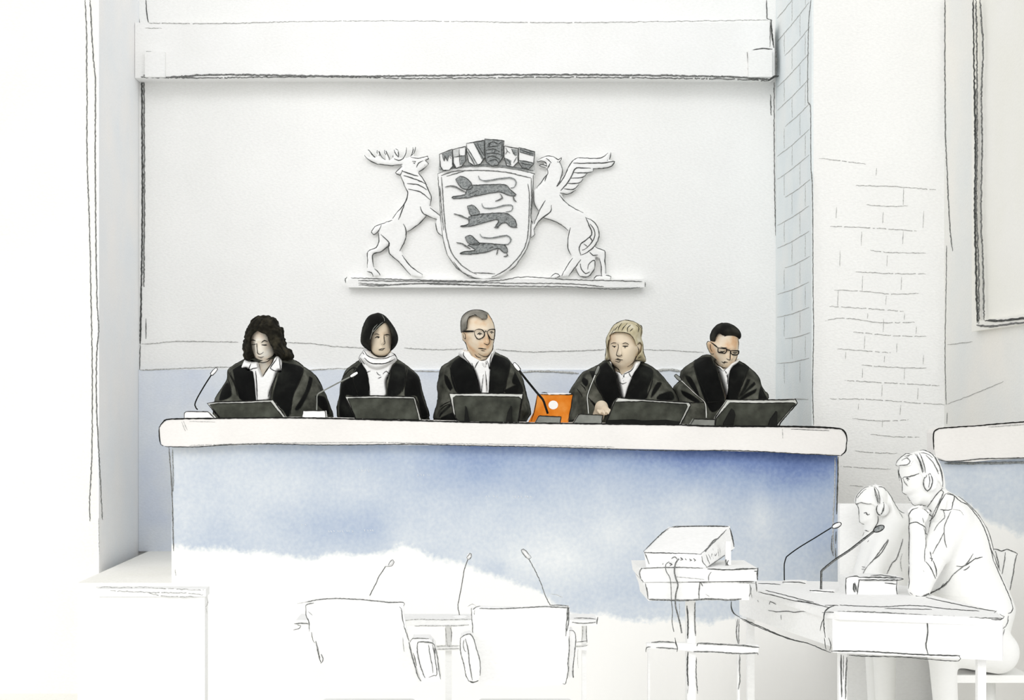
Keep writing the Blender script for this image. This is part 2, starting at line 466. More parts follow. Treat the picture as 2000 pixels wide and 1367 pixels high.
p.line(pf, [(193,1012),(194,1082)], 1.8, 'PENCIL_L', .5)
struct(p.build(base=(-3, YF, 0)))
p = Part('wall_right'); p.box((XR, YF+.12, 0), (XR+.15, YB, 5), MAT('REVEAL')); p.box((XR, YF, 0), (XR+.01, YF+.12, 5), MAT('REVEAL'))
pr = plane((XR-.001, 9, 0), (1, 0, 0))
def reveal(Y, z): return (VX+XR*F/Y, VY-(z-EYE)*F/Y)
for k in range(-2, 14):
    z = 3.467-.133*k
    y0, y1 = (9.95, 9.0) if k % 3 else (9.7, 8.97)
    p.line(pr, [reveal(y0, z), reveal((y0+y1)/2, z-.004), reveal(y1, z+.004)], 1.3, 'PENCIL_L', .4)
    for Yv in ((9.72, 9.25) if k % 2 else (9.48, 9.1)):
        p.line(pr, [reveal(Yv, z-.008), reveal(Yv, z-.12)], 1.3, 'PENCIL_L', .35)
p.line(pr, [(1516,790-10),(1555,779),(1578,780)], 1.8, 'PENCIL_L', .4)
p.line(pr, [(1584,0),(1579,60),(1578,200),(1583,206),(1584,320),(1587,380),(1588,560),(1589,640),(1588,700),(1587,760),(1589,830)], 2.0, 'PENCIL', .3)
struct(p.build(base=(XR, 9.5, 0)))
p = Part('wall_front_right'); p.box((XR+.01, YF, 0), (XS, YF+.12, 5), W)
rows = [(322,[(1600,309),(1690,320)],[(1712,328,343)]),
 (0,[(1672,362),(1760,365),(1827,371)],[(1765,367,400)]), (0,[(1693,400),(1735,403),(1773,402)],[(1634,404,426),(1725,414,436),(1804,412,445)]),
 (0,[(1622,442),(1700,445),(1790,451)],[(1683,452,480),(1764,452,477)]), (0,[(1700,489),(1740,493),(1808,494)],[(1641,489,520),(1733,499,520)]),
 (0,[(1672,531),(1740,534),(1808,535)],[(1685,539,568),(1761,541,566)]), (0,[(1630,566),(1700,570),(1740,574),(1795,573)],[(1637,568,600),(1731,577,595)]),
 (0,[(1620,598),(1700,603),(1765,608)],[(1695,612,622),(1767,612,624)]), (0,[(1612,626),(1650,621),(1720,630),(1787,629)],[(1726,622,648),(1790,637,652)]),
 (0,[(1667,648),(1740,655),(1809,657)],[(1689,656,681),(1752,670,688)]), (0,[(1635,681),(1690,685),(1740,689)],[(1652,687,701),(1728,695,707),(1804,693,711)]),
 (0,[(1683,713),(1740,717),(1810,719)],[(1685,719,738),(1767,719,741)]), (0,[(1650,743),(1740,748),(1835,753)],[(1723,752,774),(1793,758,780)]),
 (0,[(1620,779),(1700,780),(1780,786),(1845,790)],[(1677,788,800),(1759,791,810)]), (0,[(1665,817),(1720,822),(1775,820)],[(1724,820,834)]),
 (0,[(1700,848),(1750,853),(1795,853)],[]), (0,[(1670,880),(1705,884),(1752,885)],[]), (0,[(1642,910),(1690,914),(1740,916)],[]), (0,[(1660,948),(1686,950)],[])]
for _, hz, vs in rows:
    p.line(pf, hz, 1.5, 'PENCIL_L', .7, gap=.1)
    for x, a, b in vs: p.line(pf, [(x, a), (x-1, b)], 1.3, 'PENCIL_L', .3)
struct(p.build(base=(2, YF, 0)))
p = Part('wall_side'); p.box((XS, 6.6, 0), (XS+.15, YF+.12, 5), MAT('SIDE'))
ps = plane((XS-.001, 8, 0), (1, 0, 0))
p.line(ps, [(1846,0),(1846,120),(1847,260),(1850,330),(1853,400),(1857,460),(1861,490)], 3.2, 'PENCIL', .5)
p.line(ps, [(1849,480),(1848,560),(1846,680),(1847,760),(1848,790)], 2, 'PENCIL', .4)
p.line(ps, [(1850,806),(1849,828)], 2, 'PENCIL', .3)
p.line(ps, [(1850,673),(1870,671),(1900,667)], 1.6, 'PENCIL_L', .6)
p.line(ps, [(1850,789),(1900,770),(1960,745)], 1.2, 'PENCIL_L', .6)
struct(p.build(base=(XS, 7, 0)))
# window on the side wall: frame and pale pane
def sp(x, y): return ps(x, y)
e = sp(1912, 637)
yl = e.y; zb = e.z
p = Part('window_1'); p.box((XS-.012, 6.6, zb), (XS, yl, 4.6), MAT('PANE'))
wf = struct(p.build(base=(XS, 7, zb)))
p = Part('window_frame')
p.box((XS-.03, yl-.03, zb-.025), (XS-.0001, yl+.02, 4.62), MAT('PANE')); p.box((XS-.03, 6.6, zb-.025), (XS-.0001, yl-.0305, zb+.02), MAT('PANE'))
pw = plane((XS-.031, 8, 0), (1, 0, 0))
p.line(pw, [(1901,0),(1903,150),(1905,300),(1904,400),(1906,520),(1909,630)], 4, 'PENCIL_D', .8)
p.line(pw, [(1906,0),(1908,120),(1908,300),(1907,400),(1911,520),(1912,632)], 3.4, 'PENCIL', .9)
p.line(pw, [(1914,0),(1920,90),(1917,180),(1918,300),(1916,420),(1920,520),(1922,625)], 3.4, 'PENCIL', .8)
p.line(pw, [(1908,635),(1940,637),(2010,628)], 4.5, 'PENCIL', .8)
p.line(pw, [(1924,626),(1960,626),(2010,620)], 4.5, 'PENCIL_D', .6)
p.build(parent=wf)
# beam across the niche, with its two end brackets
p = Part('trim_1'); yb = 9.86
a = P(277, 152, yb); b = P(1513, 152, yb); t = P(290, 44, yb)
p.box((XL+.002, yb, a.z), (XR-.03, YB, t.z), WW)
pq = plane_y(yb-.001)
p.line(pq, [(290,45),(420,46),(600,42),(820,41),(1100,44),(1500,39)], 1.7, 'PENCIL_L', .7, gap=.03)
p.line(pq, [(284,55),(316,55)], 1.4, 'PENCIL_L', .5)
p.line(pq, [(275,150),(330,151),(430,146),(700,149),(1000,146),(1250,147),(1420,150),(1505,156)], 3.6, 'PENCIL', .8)
p.line(pq, [(280,147),(322,148)], 3, 'PENCIL_D', .4)
p.line(pq, [(320,152),(420,152),(640,150),(800,153),(1100,151),(1400,154),(1500,158)], 2.6, 'PENCIL', 1.0, gap=.05)
p.line(pq, [(1506,38),(1507,60),(1511,93)], 3.4, 'PENCIL_D', .4); p.line(pq, [(1504,40),(1504,92)], 1.6, 'PENCIL', .5)
p.line(pq, [(1508,96),(1488,95),(1470,98)], 2.4, 'PENCIL_D', .5)
p.line(pq, [(1515,96),(1517,120),(1516,148)], 3, 'PENCIL', .5); p.line(pq, [(1470,98),(1468,120),(1470,142)], 2, 'PENCIL', .5); p.line(pq, [(1459,102),(1461,125),(1461,146)], 2, 'PENCIL', .5)
p.line(pq, [(1500,158),(1513,150),(1522,148)], 4, 'PENCIL_D', .6)
p.line(pq, [(285,100),(300,103),(318,111)], 2.4, 'PENCIL', .6); p.line(pq, [(286,108),(316,111)], 2.2, 'PENCIL_D', .4); p.line(pq, [(303,121),(318,115),(313,103)], 2, 'PENCIL', .4)
p.line(pq, [(323,116),(321,132),(323,147)], 2.2, 'PENCIL', .3)
struct(p.build(base=(0, yb, a.z)))
p = Part('trim_2')
for x0, x1 in ((283, 322), (1462, 1508)):
    a = P(x0, 150, yb-.03); b = P(x1, 98 if x0 > 900 else 101, yb-.03)
    p.box((a.x, yb-.03, a.z), (b.x, yb-.0005, b.z), WW)
struct(p.build(base=(0, yb, a.z)))
# blue wainscot on the back wall
p = Part('wall_panel'); p.name = 'trim_3'; yw = 9.97
a = P(276, 722, yw); b = P(1345, 722, yw)
p.box((XL+.001, yw, .65), (b.x, YB, a.z), MAT('WAINSCOT'))
pp = plane_y(yw-.001)
p.line(pp, [(273,723),(320,721),(400,718),(450,717)], 2.6, 'PENCIL_L', .5)
p.line(pp, [(600,723),(660,720),(690,722)], 2.6, 'PENCIL_L', .5); p.line(pp, [(805,724),(860,726)], 2.6, 'PENCIL_L', .5)
p.line(pp, [(1020,727),(1060,725),(1130,729)], 4, 'PENCIL_L', .5); p.line(pp, [(1270,728),(1300,722),(1340,726)], 5, 'PENCIL_L', .5)
struct(p.build(base=(0, yw, .65)))
p = Part('floor'); p.box((-4.2, 2.5, -.1), (XS+.15, YB+.15, 0), MAT('WALL_WARM')); struct(p.build(base=(0, 6, 0)))
p = Part('floor_back'); p.box((-1.9, 8.2, 0), (XR-.02, YB, .65), MAT('WALL_WARM'))
struct(p.build(base=(0, 9, 0)))
p = Part('trim_4'); p.box((-1.5, 8.72, .65), (1.5, 9.2, 1.055), MAT('WALL_WARM')); struct(p.build(base=(0, 9, .65)))

# ---------------------------------------------------------------- judges' bench
slab_px = [(311,850),(312,833),(318,824),(335,818.5),(430,817),(550,816),(640,817),(740,820),(830,822),(960,825.5),(1100,827),(1220,828.5),(1330,830),(1400,832.5),(1540,833),(1630,836),(1645,841),(1653,852),(1655,868),(1652,882),(1644,888),
 (1637,889),(1500,883),(1300,878),(1100,874),(900,870),(640,868),(520,868),(380,871.5),(330,873),(316,869)]
bench = thing('judges_bench', 'long white topped judges\' bench with a blue stained front under the coat of arms', 'bench', (.1, 8.3, 0))
c = Part('worktop'); c.prism(slab_px, 8.0, 8.62, MAT('SHELF'))
q = plane_y(7.999)
top = [(312,834),(318,825),(335,818.5),(430,817),(550,816),(640,817),(740,820),(830,822),(960,825.5),(1100,827),(1220,828.5),(1330,830),(1400,832.5),(1540,833)]
c.line(q, top, 3.0, 'INK', .25); c.line(q, [(1330,830),(1400,832.5),(1540,833),(1630,836),(1648,842),(1654,855),(1653,870)], 3.6, 'INK', .3)
c.line(q, [(1653,866),(1652,880),(1643,889)], 2.8, 'INK', .2)
c.line(q, [(311,833),(311,852),(314,868),(319,871)], 2.6, 'INK', .2)
c.line(q, [(322,872),(380,873),(440,869),(520,867),(640,869),(800,867.5),(900,870),(1060,873),(1200,877),(1300,880),(1440,880),(1560,886),(1645,890)], 2.0, 'PENCIL_D', .4)
c.line(q, [(370,870),(500,866),(720,864),(850,866),(1000,868),(1200,873)], 1.3, 'PENCIL_L', .5, gap=.05)
c.line(q, [(355,824),(362,842)], 1.1, 'PENCIL_L', .3); c.line(q, [(358,822),(366,840)], 1.1, 'PENCIL_L', .3); c.line(q, [(1528,838),(1529,856)], 1.4, 'PENCIL_L', .3)
c.line(q, [(370,823),(420,824)], 1.1, 'PENCIL_L', .3); c.line(q, [(1545,838),(1620,841)], 1.3, 'PENCIL', .3)
c.build(parent=bench)
x0 = P(335, 873, 8.06).x; x1 = P(1636, 880, 8.06).x
zt = EYE-(861-VY)*8/F; zt0 = P(0, 1240, 8.06).z
f = Part('front_panel')
def bx(x, y=0): return (x-VX)*8.06/F
def bz(y): return EYE-(y-VY)*8.06/F-.0
H = zt
def low(y): return (bz(y))/H      # zt sits inside the worktop
bl = [(bx(630), bz(1030), .30, .11, .18), (bx(380), bz(1060), .12, .10, .14), (bx(1510), bz(940), .2, .11, .16), (bx(880), bz(925), .3, .10, .12),
      (bx(1020), bz(1090), .22, .12, -.18), (bx(1300), bz(990), .14, .09, -.12), (bx(1440), bz(1000), .05, .12, -.12), (bx(480), bz(930), .2, .12, -.06), (bx(1160), bz(1040), .16, .10, -.10),
      (bx(1570), bz(1050), .15, .12, .16), (bx(1180), bz(1160), .2, .06, .06), (bx(930), bz(1110), .06, .04, .10), (bx(760), bz(1060), .12, .06, -.05)]
mb = bench_wash('blue_stained_shaded_panel', bx(335), bx(1637),
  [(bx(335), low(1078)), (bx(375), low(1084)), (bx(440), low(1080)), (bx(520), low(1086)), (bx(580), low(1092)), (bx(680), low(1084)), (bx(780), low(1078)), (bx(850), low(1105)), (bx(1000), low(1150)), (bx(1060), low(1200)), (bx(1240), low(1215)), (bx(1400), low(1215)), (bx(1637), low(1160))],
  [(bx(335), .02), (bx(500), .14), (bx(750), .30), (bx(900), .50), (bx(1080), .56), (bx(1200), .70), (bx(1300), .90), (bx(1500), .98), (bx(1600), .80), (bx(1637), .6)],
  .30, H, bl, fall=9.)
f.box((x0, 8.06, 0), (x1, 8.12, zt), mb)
q = plane_y(8.059)
f.lines(q, 'px', [[(330,873),(334,930),(337,990),(338,1040),(339,1076)]], 2.4, 'PENCIL'); f.line(q, [(337,878),(338,920),(338,960)], 2.6, 'SHADE', .3)
f.line(q, [(342,1112),(343,1124)], 1.5, 'PENCIL_L')
f.line(q, [(1637,892),(1636,940),(1634,1000),(1634,1004)], 2.8, 'PENCIL_D', .3); f.line(q, [(1631,893),(1630,960),(1627,1020),(1628,1080)], 2.6, 'PENCIL_L', .4)
f.line(q, [(1633,1038),(1632,1062)], 2.2, 'PENCIL_D', .2); f.line(q, [(1625,1046),(1624,1070),(1628,1086)], 2.4, 'PENCIL', .3); f.line(q, [(1632,1070),(1632,1094)], 2, 'PENCIL', .3)
for cx, cy, n in ((700,917,5), (815,926,5), (950,968,4), (1000,968,7), (590,1024,2), (640,1036,9), (710,1034,4)):
    for i in range(n):
        a = cx+i*6+random.uniform(-2, 2); f.line(q, [(a, cy), (a+random.uniform(0,3), cy+random.uniform(2,5))], 2.0, 'WHITE', .3)
f.build(parent=bench, bevel=0)
for nm, xx in (('side_panel', x0), ('side_panel', x1-.05)):
    Part(nm).box((xx, 8.12, 0), (xx+.05, 8.6, zt-.02), MAT('WHITE')).build(parent=bench)

# ---------------------------------------------------------------- second bench at the right
rb = thing('side_bench', 'partly cropped white topped blue bench at the right edge behind the man in headphones', 'bench', (2.15, 7.7, 0))
c = Part('worktop'); Yr = 7.45
pts = [(1825,876),(1824,846),(1828,840),(1840,836),(1900,832),(2016,824),(2016,895),(2010,895),(1940,898),(1900,902),(1850,901),(1828,892)]
c.prism(pts, Yr, Yr+.12, MAT('SHELF'))
q = plane_y(Yr-.001)
c.line(q, [(1824,878),(1823,848),(1828,840),(1842,836),(1900,832),(1960,827),(2022,822)], 2.6, 'INK', .3)
c.line(q, [(1930,834),(1970,831),(2020,827)], 2, 'PENCIL_L', .5); c.line(q, [(1832,897),(1850,901),(1880,900),(1920,896),(2020,894)], 2.2, 'PENCIL_D', .3)
c.build(parent=rb)
f = Part('front_panel'); xa = P(1838, 0, Yr+.04).x
zt2 = P(0, 893, Yr).z; 
def rx(x): return (x-VX)*(Yr+.04)/F-rb.location.x
def rz(y): return EYE-(y-VY)*(Yr+.04)/F
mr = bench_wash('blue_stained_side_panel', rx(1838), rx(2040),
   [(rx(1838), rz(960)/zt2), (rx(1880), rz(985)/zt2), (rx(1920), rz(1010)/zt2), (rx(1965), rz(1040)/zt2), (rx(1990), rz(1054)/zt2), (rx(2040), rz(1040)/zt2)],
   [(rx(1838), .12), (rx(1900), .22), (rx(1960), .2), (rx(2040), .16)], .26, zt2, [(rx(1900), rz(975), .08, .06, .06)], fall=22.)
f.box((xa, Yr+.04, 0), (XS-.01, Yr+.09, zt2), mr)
f.line(plane_y(Yr+.039), [(1845,905),(1900,905),(2020,903)], 5, 'SHADE', .4)
f.build(parent=rb)

# low desk at the far left
ld = thing('low_desk', 'faintly drawn low white desk left of the judges\' bench', 'desk', (P(295,1150,6.7).x, 6.9, 0))
c = Part('desktop'); Yd = 6.7
a = P(188, 1150, Yd); b = P(402, 1164, Yd)
c.box((a.x, Yd, a.z-.03), (b.x, Yd+.09, a.z), MAT('WHITE')); q = plane_y(Yd-.001)
c.lines(q, 'lb', [[(235,1048),(400,1050),(560,1048),(700,1058),(950,1068)], [(330,1072),(470,1078),(640,1085),(800,1085),(945,1100)], [(570,1085),(700,1108),(900,1112)]], 1.6, 'PENCIL_L', jit=.9, gap=.08)
c.build(parent=ld)
c = Part('pedestal'); c.box((a.x+.01, Yd+.01, 0), (b.x-.005, Yd+.085, a.z-.03), MAT('WHITE')); c.lines(plane_y(Yd+.009), 'lb', [[(965,1110),(978,1150),(965,1180),(972,1225)]], 1.7, 'PENCIL_L'); c.build(parent=ld)

# low white barrier, added to brighten the dark gap between the two benches
p = Part('fill_barrier'); a = P(1640, 0, 7.62); p.box((a.x, 7.62, 0), (XS-.02, 7.66, 1.06), MAT('WHITE')); struct(p.build(base=(a.x, 7.62, 0)))
# ---------------------------------------------------------------- coat of arms on the wall
YC = 9.975
crest = thing('coat_of_arms', 'coat of arms with stag, griffin and three-lion shield on a ledge above the bench', 'coat of arms', (P(955,560,YC).x, YB-.03, P(955,562,YC).z))
def relief(name, view, poly, lines, parent, T_=.014, R=.02, w=1.9, mat='WHITE', lm='PENCIL', Y=YC):
    pp = T(view, poly); X = [P(x, y, Y).x for x, y in pp]; Z = [P(x, y, Y).z for x, y in pp]
    fl = Field(axis(min(X)-.02, max(X)+.02, .0034), axis(Y-T_-.012, YB+.002, .004), axis(min(Z)-.02, max(Z)+.02, .0034))
    F_ = fl.inflate(pp, Y, T_, YB-Y, R, curve=False)
    pt = Part(name); fl.mesh(pt, F_+0*fl.Y, MAT(mat)); b = pt.bvh()
    pr_ = on_mesh(b, Y, .001)
    for l in lines: pt.line(pr_, T(view, l), w, lm, .35)
    return pt.build(parent=parent)
stag = [(690,330),(655,355),(690,410),(730,470),(755,560),(748,630),(790,665),(835,712),(850,870),(845,880),(805,840),(790,765),(800,738),(715,712),(640,790),(562,840),(548,890),(510,990),(580,1100),(640,1160),(685,1185),(682,1210),(590,1192),(500,1092),(418,1015),(408,950),(350,1000),(287,1020),(283,1080),(292,1130),(345,1192),(285,1200),(236,1160),(240,1000),(310,962),(335,920),(330,840),(290,865),(270,842),(300,797),(360,775),(440,740),(500,650),(550,570),(548,490),(505,380),(462,366),(500,330),(520,300),(440,306),(330,296),(240,255),(205,210),(262,240),(235,160),(292,235),(318,232),(318,165),(352,240),(385,258),(375,160),(420,258),(445,240),(458,165),(495,185),(500,240),(530,240),(548,155),(560,165),(545,245),(588,230),(608,155),(630,150),(612,225),(690,240),(725,228),(735,248),(708,265),(735,290),(722,306)]
stag_l = [[(205,210),(235,245),(300,285),(360,295),(440,303),(520,293)],[(235,160),(262,190),(275,215),(300,237),(285,200),(278,172)],[(318,165),(315,200),(335,225),(345,180),(365,235),(385,258)],[(375,165),(385,215),(410,175),(420,200),(418,258)],[(470,165),(455,180),(470,215),(490,235),(485,180),(470,165)],[(555,155),(550,200),(525,250),(490,262),(460,250),(435,220)],[(630,150),(615,200),(585,230)],[(608,155),(605,195),(590,225)],
 [(590,235),(650,245),(700,235),(725,228),(733,248),(708,262),(735,290),(722,305),(700,298)],[(720,305),(690,335),(655,355)],[(690,265),(650,285),(635,320)],[(600,270),(630,270),(620,287),(608,278)],[(520,310),(465,362),(500,383),(525,340)],
 [(515,345),(580,370),(650,390)],[(530,385),(600,405),(690,440),(720,460)],[(560,450),(650,460),(720,500)],[(570,495),(650,510),(700,540),(745,580)],[(650,360),(700,430),(735,510),(755,560),(745,630)],[(505,380),(545,480),(565,530),(545,600),(490,670),(440,730)],[(555,570),(510,690),(490,740)],[(440,745),(360,775),(300,800),(272,845),(290,865),(330,830),(350,785)],[(330,850),(330,920),(310,965),(245,1000),(240,1070),(238,1130)],[(345,860),(415,930),(400,970),(350,1000),(285,1020),(280,1070),(290,1125)],[(410,930),(415,1010),(490,1080),(590,1190)],[(235,1160),(270,1170),(285,1200)],[(295,1140),(320,1150),(345,1195)],[(520,1030),(580,1110),(640,1160),(682,1185),(680,1207)],[(530,775),(550,830),(545,900),(500,995)],[(715,712),(650,780),(560,840)],[(665,635),(695,695),(800,740)],[(745,645),(830,712)],[(790,765),(805,840),(848,875)]]
relief('stag', 's', stag, stag_l, crest, w=2.2, lm='PENCIL_D')
grif = [(125,195),(150,178),(210,152),(270,160),(310,185),(347,157),(325,205),(347,270),(338,340),(375,290),(412,230),(440,190),(480,168),(600,172),(690,162),(740,122),(765,120),(750,185),(797,198),(770,245),(700,260),(615,268),(608,290),(562,305),(525,348),(492,398),(460,447),(400,482),(340,482),(370,550),(440,600),(525,642),(612,715),(652,770),(664,850),(632,925),(655,950),(712,972),(714,1060),(722,1165),(766,1195),(757,1222),(612,1218),(640,1187),(676,1180),(662,1035),(632,1020),(626,1120),(570,1196),(495,1190),(458,1125),(400,1188),(335,1190),(290,1208),(240,1197),(285,1165),(342,1172),(378,1110),(425,1020),(395,950),(393,810),(350,757),(280,717),(182,690),(140,722),(102,793),(108,832),(76,862),(72,700),(100,735),(140,630),(103,560),(97,450),(160,390),(200,330),(215,262),(180,248),(138,238),(200,215),(150,197),(132,207)]
grif_l = [[(125,200),(150,180),(210,155),(270,160),(310,185),(345,160),(320,205),(300,203)],[(125,195),(132,207),(165,196),(205,212),(210,240),(180,228),(140,235),(200,250)],[(205,172),(228,190),(252,212)],[(320,200),(345,270),(330,350),(295,415)],[(215,262),(222,305),(180,350),(125,430)],[(240,215),(218,262)],[(210,320),(195,370)],[(100,450),(105,560),(140,625)],[(300,415),(350,350),(410,230),(430,200),(480,170),(600,175),(690,165),(740,125)],[(765,120),(752,178),(730,190)],[(440,215),(560,215),(700,212),(795,200),(770,240),(700,258),(610,262)],[(330,450),(400,370),(450,270),(470,255),(590,258)],[(445,297),(560,298),(610,285),(615,262)],[(415,345),(520,335),(560,300)],[(385,388),(490,385),(525,345)],[(360,435),(440,440),(490,395)],[(325,470),(400,480),(460,445)],
 [(320,485),(370,550),(440,600),(525,642)],[(545,680),(575,750),(600,810),(580,850),(505,910),(490,940),(505,1010)],[(555,685),(610,715),(650,770),(660,850),(620,930),(560,980),(510,1005)],[(585,740),(620,790),(620,860),(560,940),(515,965)],[(625,930),(650,950),(710,970),(712,1060),(720,1165)],[(665,1035),(680,1110),(682,1185)],[(580,980),(610,1010),(650,1005)],[(580,850),(605,885)],[(530,910),(565,935)],[(612,1215),(640,1185),(690,1185)],[(720,1180),(765,1192),(760,1220)],[(415,770),(395,860),(395,950),(420,1005)],[(435,1030),(380,1110),(340,1185)],[(505,1045),(400,1185)],[(242,1195),(285,1165),(325,1185),(285,1205)],[(180,685),(280,715),(350,755),(395,795)],[(200,535),(160,600),(100,740)],[(250,575),(245,630),(180,680),(140,720),(100,790)],[(80,700),(90,740)],[(100,795),(106,830),(75,858)],[(460,1120),(500,1190),(570,1190),(620,1130),(620,1050),(570,1090),(565,1130)],[(500,1080),(510,1130),(545,1165),(580,1150)]]
relief('griffin', 'g', grif, grif_l, crest, w=2.2, lm='PENCIL_D')
# shield with raised rim and three dark lions
sh = [(65,395),(120,368),(200,345),(320,333),(430,330),(620,340),(780,365),(900,395),(893,440),(885,480),(876,600),(870,800),(860,950),(820,1070),(740,1185),(620,1272),(530,1298),(460,1303),(340,1282),(230,1205),(150,1095),(112,950),(90,760),(75,560)]
shield = relief('shield', 'h', sh, [[(65,395),(200,347),(430,331),(620,341),(780,367),(900,397)],[(95,410),(200,375),(300,368),(430,365),(650,380),(780,410),(870,430)],[(140,415),(300,370)],
  [(68,400),(80,560),(92,760),(112,950),(150,1090),(230,1200),(340,1280),(460,1302),(560,1290)],[(98,420),(108,560),(122,760),(142,930),(190,1080),(270,1180),(340,1230),(400,1260)],[(84,500),(98,700),(116,880)],[(200,1150),(280,1240),(400,1295)],
  [(890,400),(880,600),(868,800),(858,950),(820,1060),(740,1180),(700,1250)],[(870,430),(872,600),(864,780)],[(842,480),(855,600),(850,800),(835,960),(790,1070),(700,1180),(620,1240),(530,1285)],[(60,1280),(250,1275)],[(380,1245),(560,1255)]], crest, T_=.016, R=.008, w=2.2, Y=9.97)
Yl = 9.949
def lion(tail, body, head, legs):
    lp = Part('lion')
    for poly, m, e in ((body, 'SHADE', 0), (head, 'SHADE', .0015)):
        lp.prism(T('h', poly), Yl-e, Yl+.022, MAT(m))
    q = plane_y(Yl-.0025)
    lp.line(q, T('h', tail), 2.8, 'SHADE', .3)
    lp.line(q, T('h', body+body[:1]), 1.5, 'PENCIL_D', .5); lp.line(q, T('h', head+head[:1]), 1.5, 'PENCIL_D', .4)
    for l in legs: lp.line(q, T('h', l), 3.2, 'PENCIL', .5)
    for _ in range(16):
        a = random.choice(body); b = random.choice(body); t = random.random()
        x, y = a[0]+(b[0]-a[0])*t, a[1]+(b[1]-a[1])*t
        if float(sdf2(body, np.array([x]), np.array([y]))[0]) > 6: lp.line(q, T('h', [(x-10, y+5), (x+12, y-6)]), 1.6, 'PENCIL_D', .3)
    lp.build(parent=shield)
lion([(415,410),(425,440),(480,455),(600,435),(700,430),(740,465),(725,510),(690,515)],[(310,545),(345,500),(400,492),(560,486),(650,490),(690,530),(742,572),(735,585),(700,582),(650,570),(590,550),(400,582),(320,600),(200,607),(185,595),(300,572)],[(220,440),(260,415),(310,430),(350,470),(365,510),(335,530),(280,520),(240,480)],[[(130,508),(200,500),(260,530),(310,555)],[(600,565),(622,600),(560,630)],[(715,580),(722,620),(742,636)]])
lion([(445,650),(460,685),(540,690),(650,665),(710,670),(700,712),(650,722)],[(330,765),(420,742),(590,732),(670,738),(730,790),(745,848),(700,852),(650,815),(605,825),(590,850),(560,850),(590,800),(575,785),(480,810),(350,845),(260,845),(330,825)],[(320,672),(360,662),(395,685),(425,740),(350,752),(330,710)],[[(205,740),(260,755),(345,792)],[(550,855),(590,858)],[(700,852),(750,856)]])
lion([(430,910),(450,940),(540,945),(660,925),(695,960),(670,1000),(600,1000)],[(320,1008),(420,990),(580,1000),(640,1005),(665,1040),(668,1070),(640,1072),(600,1042),(560,1040),(480,1068),(350,1086),(255,1080),(300,1062),(390,1050)],[(300,940),(345,920),(390,958),(425,1000),(345,1000),(312,970)],[[(225,985),(280,1000),(350,1042)],[(585,1040),(572,1092)],[(655,1070),(668,1100),(632,1105)]])
# crown of six small arms
Yk = 9.935
crown = Part('crown_band'); crown.prism(T('h', [(78,300),(195,280),(420,262),(640,272),(900,320),(905,392),(780,360),(620,336),(430,326),(200,342),(72,390)]), Yk+.02, Yk+.06, MAT('SHADE_L'))
crown.lines(plane_y(Yk+.019), 'h', [[(82,355),(200,335),(430,318),(640,328),(890,368)]], 3.2, 'SHADE'); co_ = crown.build(parent=crest)
def small(poly, fills, strokes):
    sp_ = Part('small_shield'); sp_.prism(T('h', poly), Yk, Yk+.03, MAT('WHITE')); q = plane_y(Yk-.001)
    for fpoly, m in fills:
        sp_.prism(T('h', fpoly), Yk-.002, Yk+.005, MAT(m))
    sp_.line(plane_y(Yk-.003), T('h', poly+poly[:1]), 2.0, 'PENCIL_D', .3, curve=False)
    for l in strokes: sp_.line(plane_y(Yk-.004), T('h', l), 1.7, 'PENCIL_D', .4)
    sp_.build(parent=crest)
small([(80,225),(190,182),(194,330),(165,362),(112,365),(88,330)], [([(100,225),(185,195),(185,250),(165,235),(150,275),(135,240),(122,285),(112,235)],'SHADE')], [[(105,225),(120,285),(130,240),(150,285),(160,235),(180,265)]])
small([(195,185),(305,158),(307,280),(275,330),(225,347),(200,300)], [([(202,190),(245,182),(248,245),(225,255),(204,240)],'SHADE_L'),([(262,245),(303,235),(302,280),(275,322),(262,315)],'SHADE')], [[(250,180),(258,325)],[(205,250),(303,235)]])
small([(313,133),(470,105),(474,250),(435,308),(380,325),(335,295),(316,225)], [([(372,125),(466,110),(470,248),(450,280)],'SHADE'),([(318,170),(345,200),(410,318),(380,322),(325,240)],'SHADE_L')], [[(375,125),(460,270)],[(320,170),(410,318)],[(400,125),(465,240)],[(320,200),(385,320)]])
small([(470,93),(636,110),(627,250),(585,318),(530,328),(482,292),(466,200)], [([(474,97),(632,114),(623,250),(583,314),(530,324),(485,290),(470,200)],'SHADE')], [[(495,140),(540,118),(590,140),(610,120)],[(485,165),(600,150)],[(480,195),(540,180),(600,205)],[(480,225),(545,215),(610,230)],[(490,255),(540,240),(600,270)],[(500,290),(560,270),(590,300)],[(620,115),(612,250)],[(520,130),(500,160)],[(560,190),(550,210)]])
small([(640,155),(757,176),(757,290),(715,335),(660,322),(636,250)], [([(700,180),(750,185),(750,240),(715,225)],'SHADE'),([(645,255),(700,280),(690,325),(655,300)],'SHADE')], [[(650,170),(665,200),(648,225)],[(700,180),(735,240)],[(670,200),(690,215)],[(660,260),(700,320)],[(720,300),(745,250)]])
small([(763,166),(902,205),(892,310),(850,352),(792,340),(762,290)], [([(770,172),(895,207),(892,240),(770,206)],'SHADE'),([(768,278),(890,302),(850,345),(795,335)],'SHADE')], [[(770,206),(892,240)],[(768,276),(888,300)],[(770,185),(895,225)],[(775,300),(865,320)]])
lg = Part('ledge'); a = P(680, 545, 9.93); b = P(1258, 561, 9.93)
lg.box((a.x, 9.93, b.z), (b.x, YB, a.z), MAT('WALL')); q = plane_y(9.929)
lg.lines(q, 'px', [[(685,543),(760,545),(860,548),(960,549),(1025,541),(1110,546),(1200,548),(1255,550)],[(700,553),(760,556),(850,553),(960,558),(1110,560),(1200,565),(1250,561)],[(700,548),(860,550),(1000,553),(1110,554),(1180,560)],[(700,556),(740,558),(800,554),(900,556),(1000,559)]], 2.0, 'PENCIL', jit=.6)
lg.lines(q, 'px', [[(674,543),(675,553)],[(678,541),(673,548)],[(1260,551),(1260,560)]], 2.0, 'PENCIL')
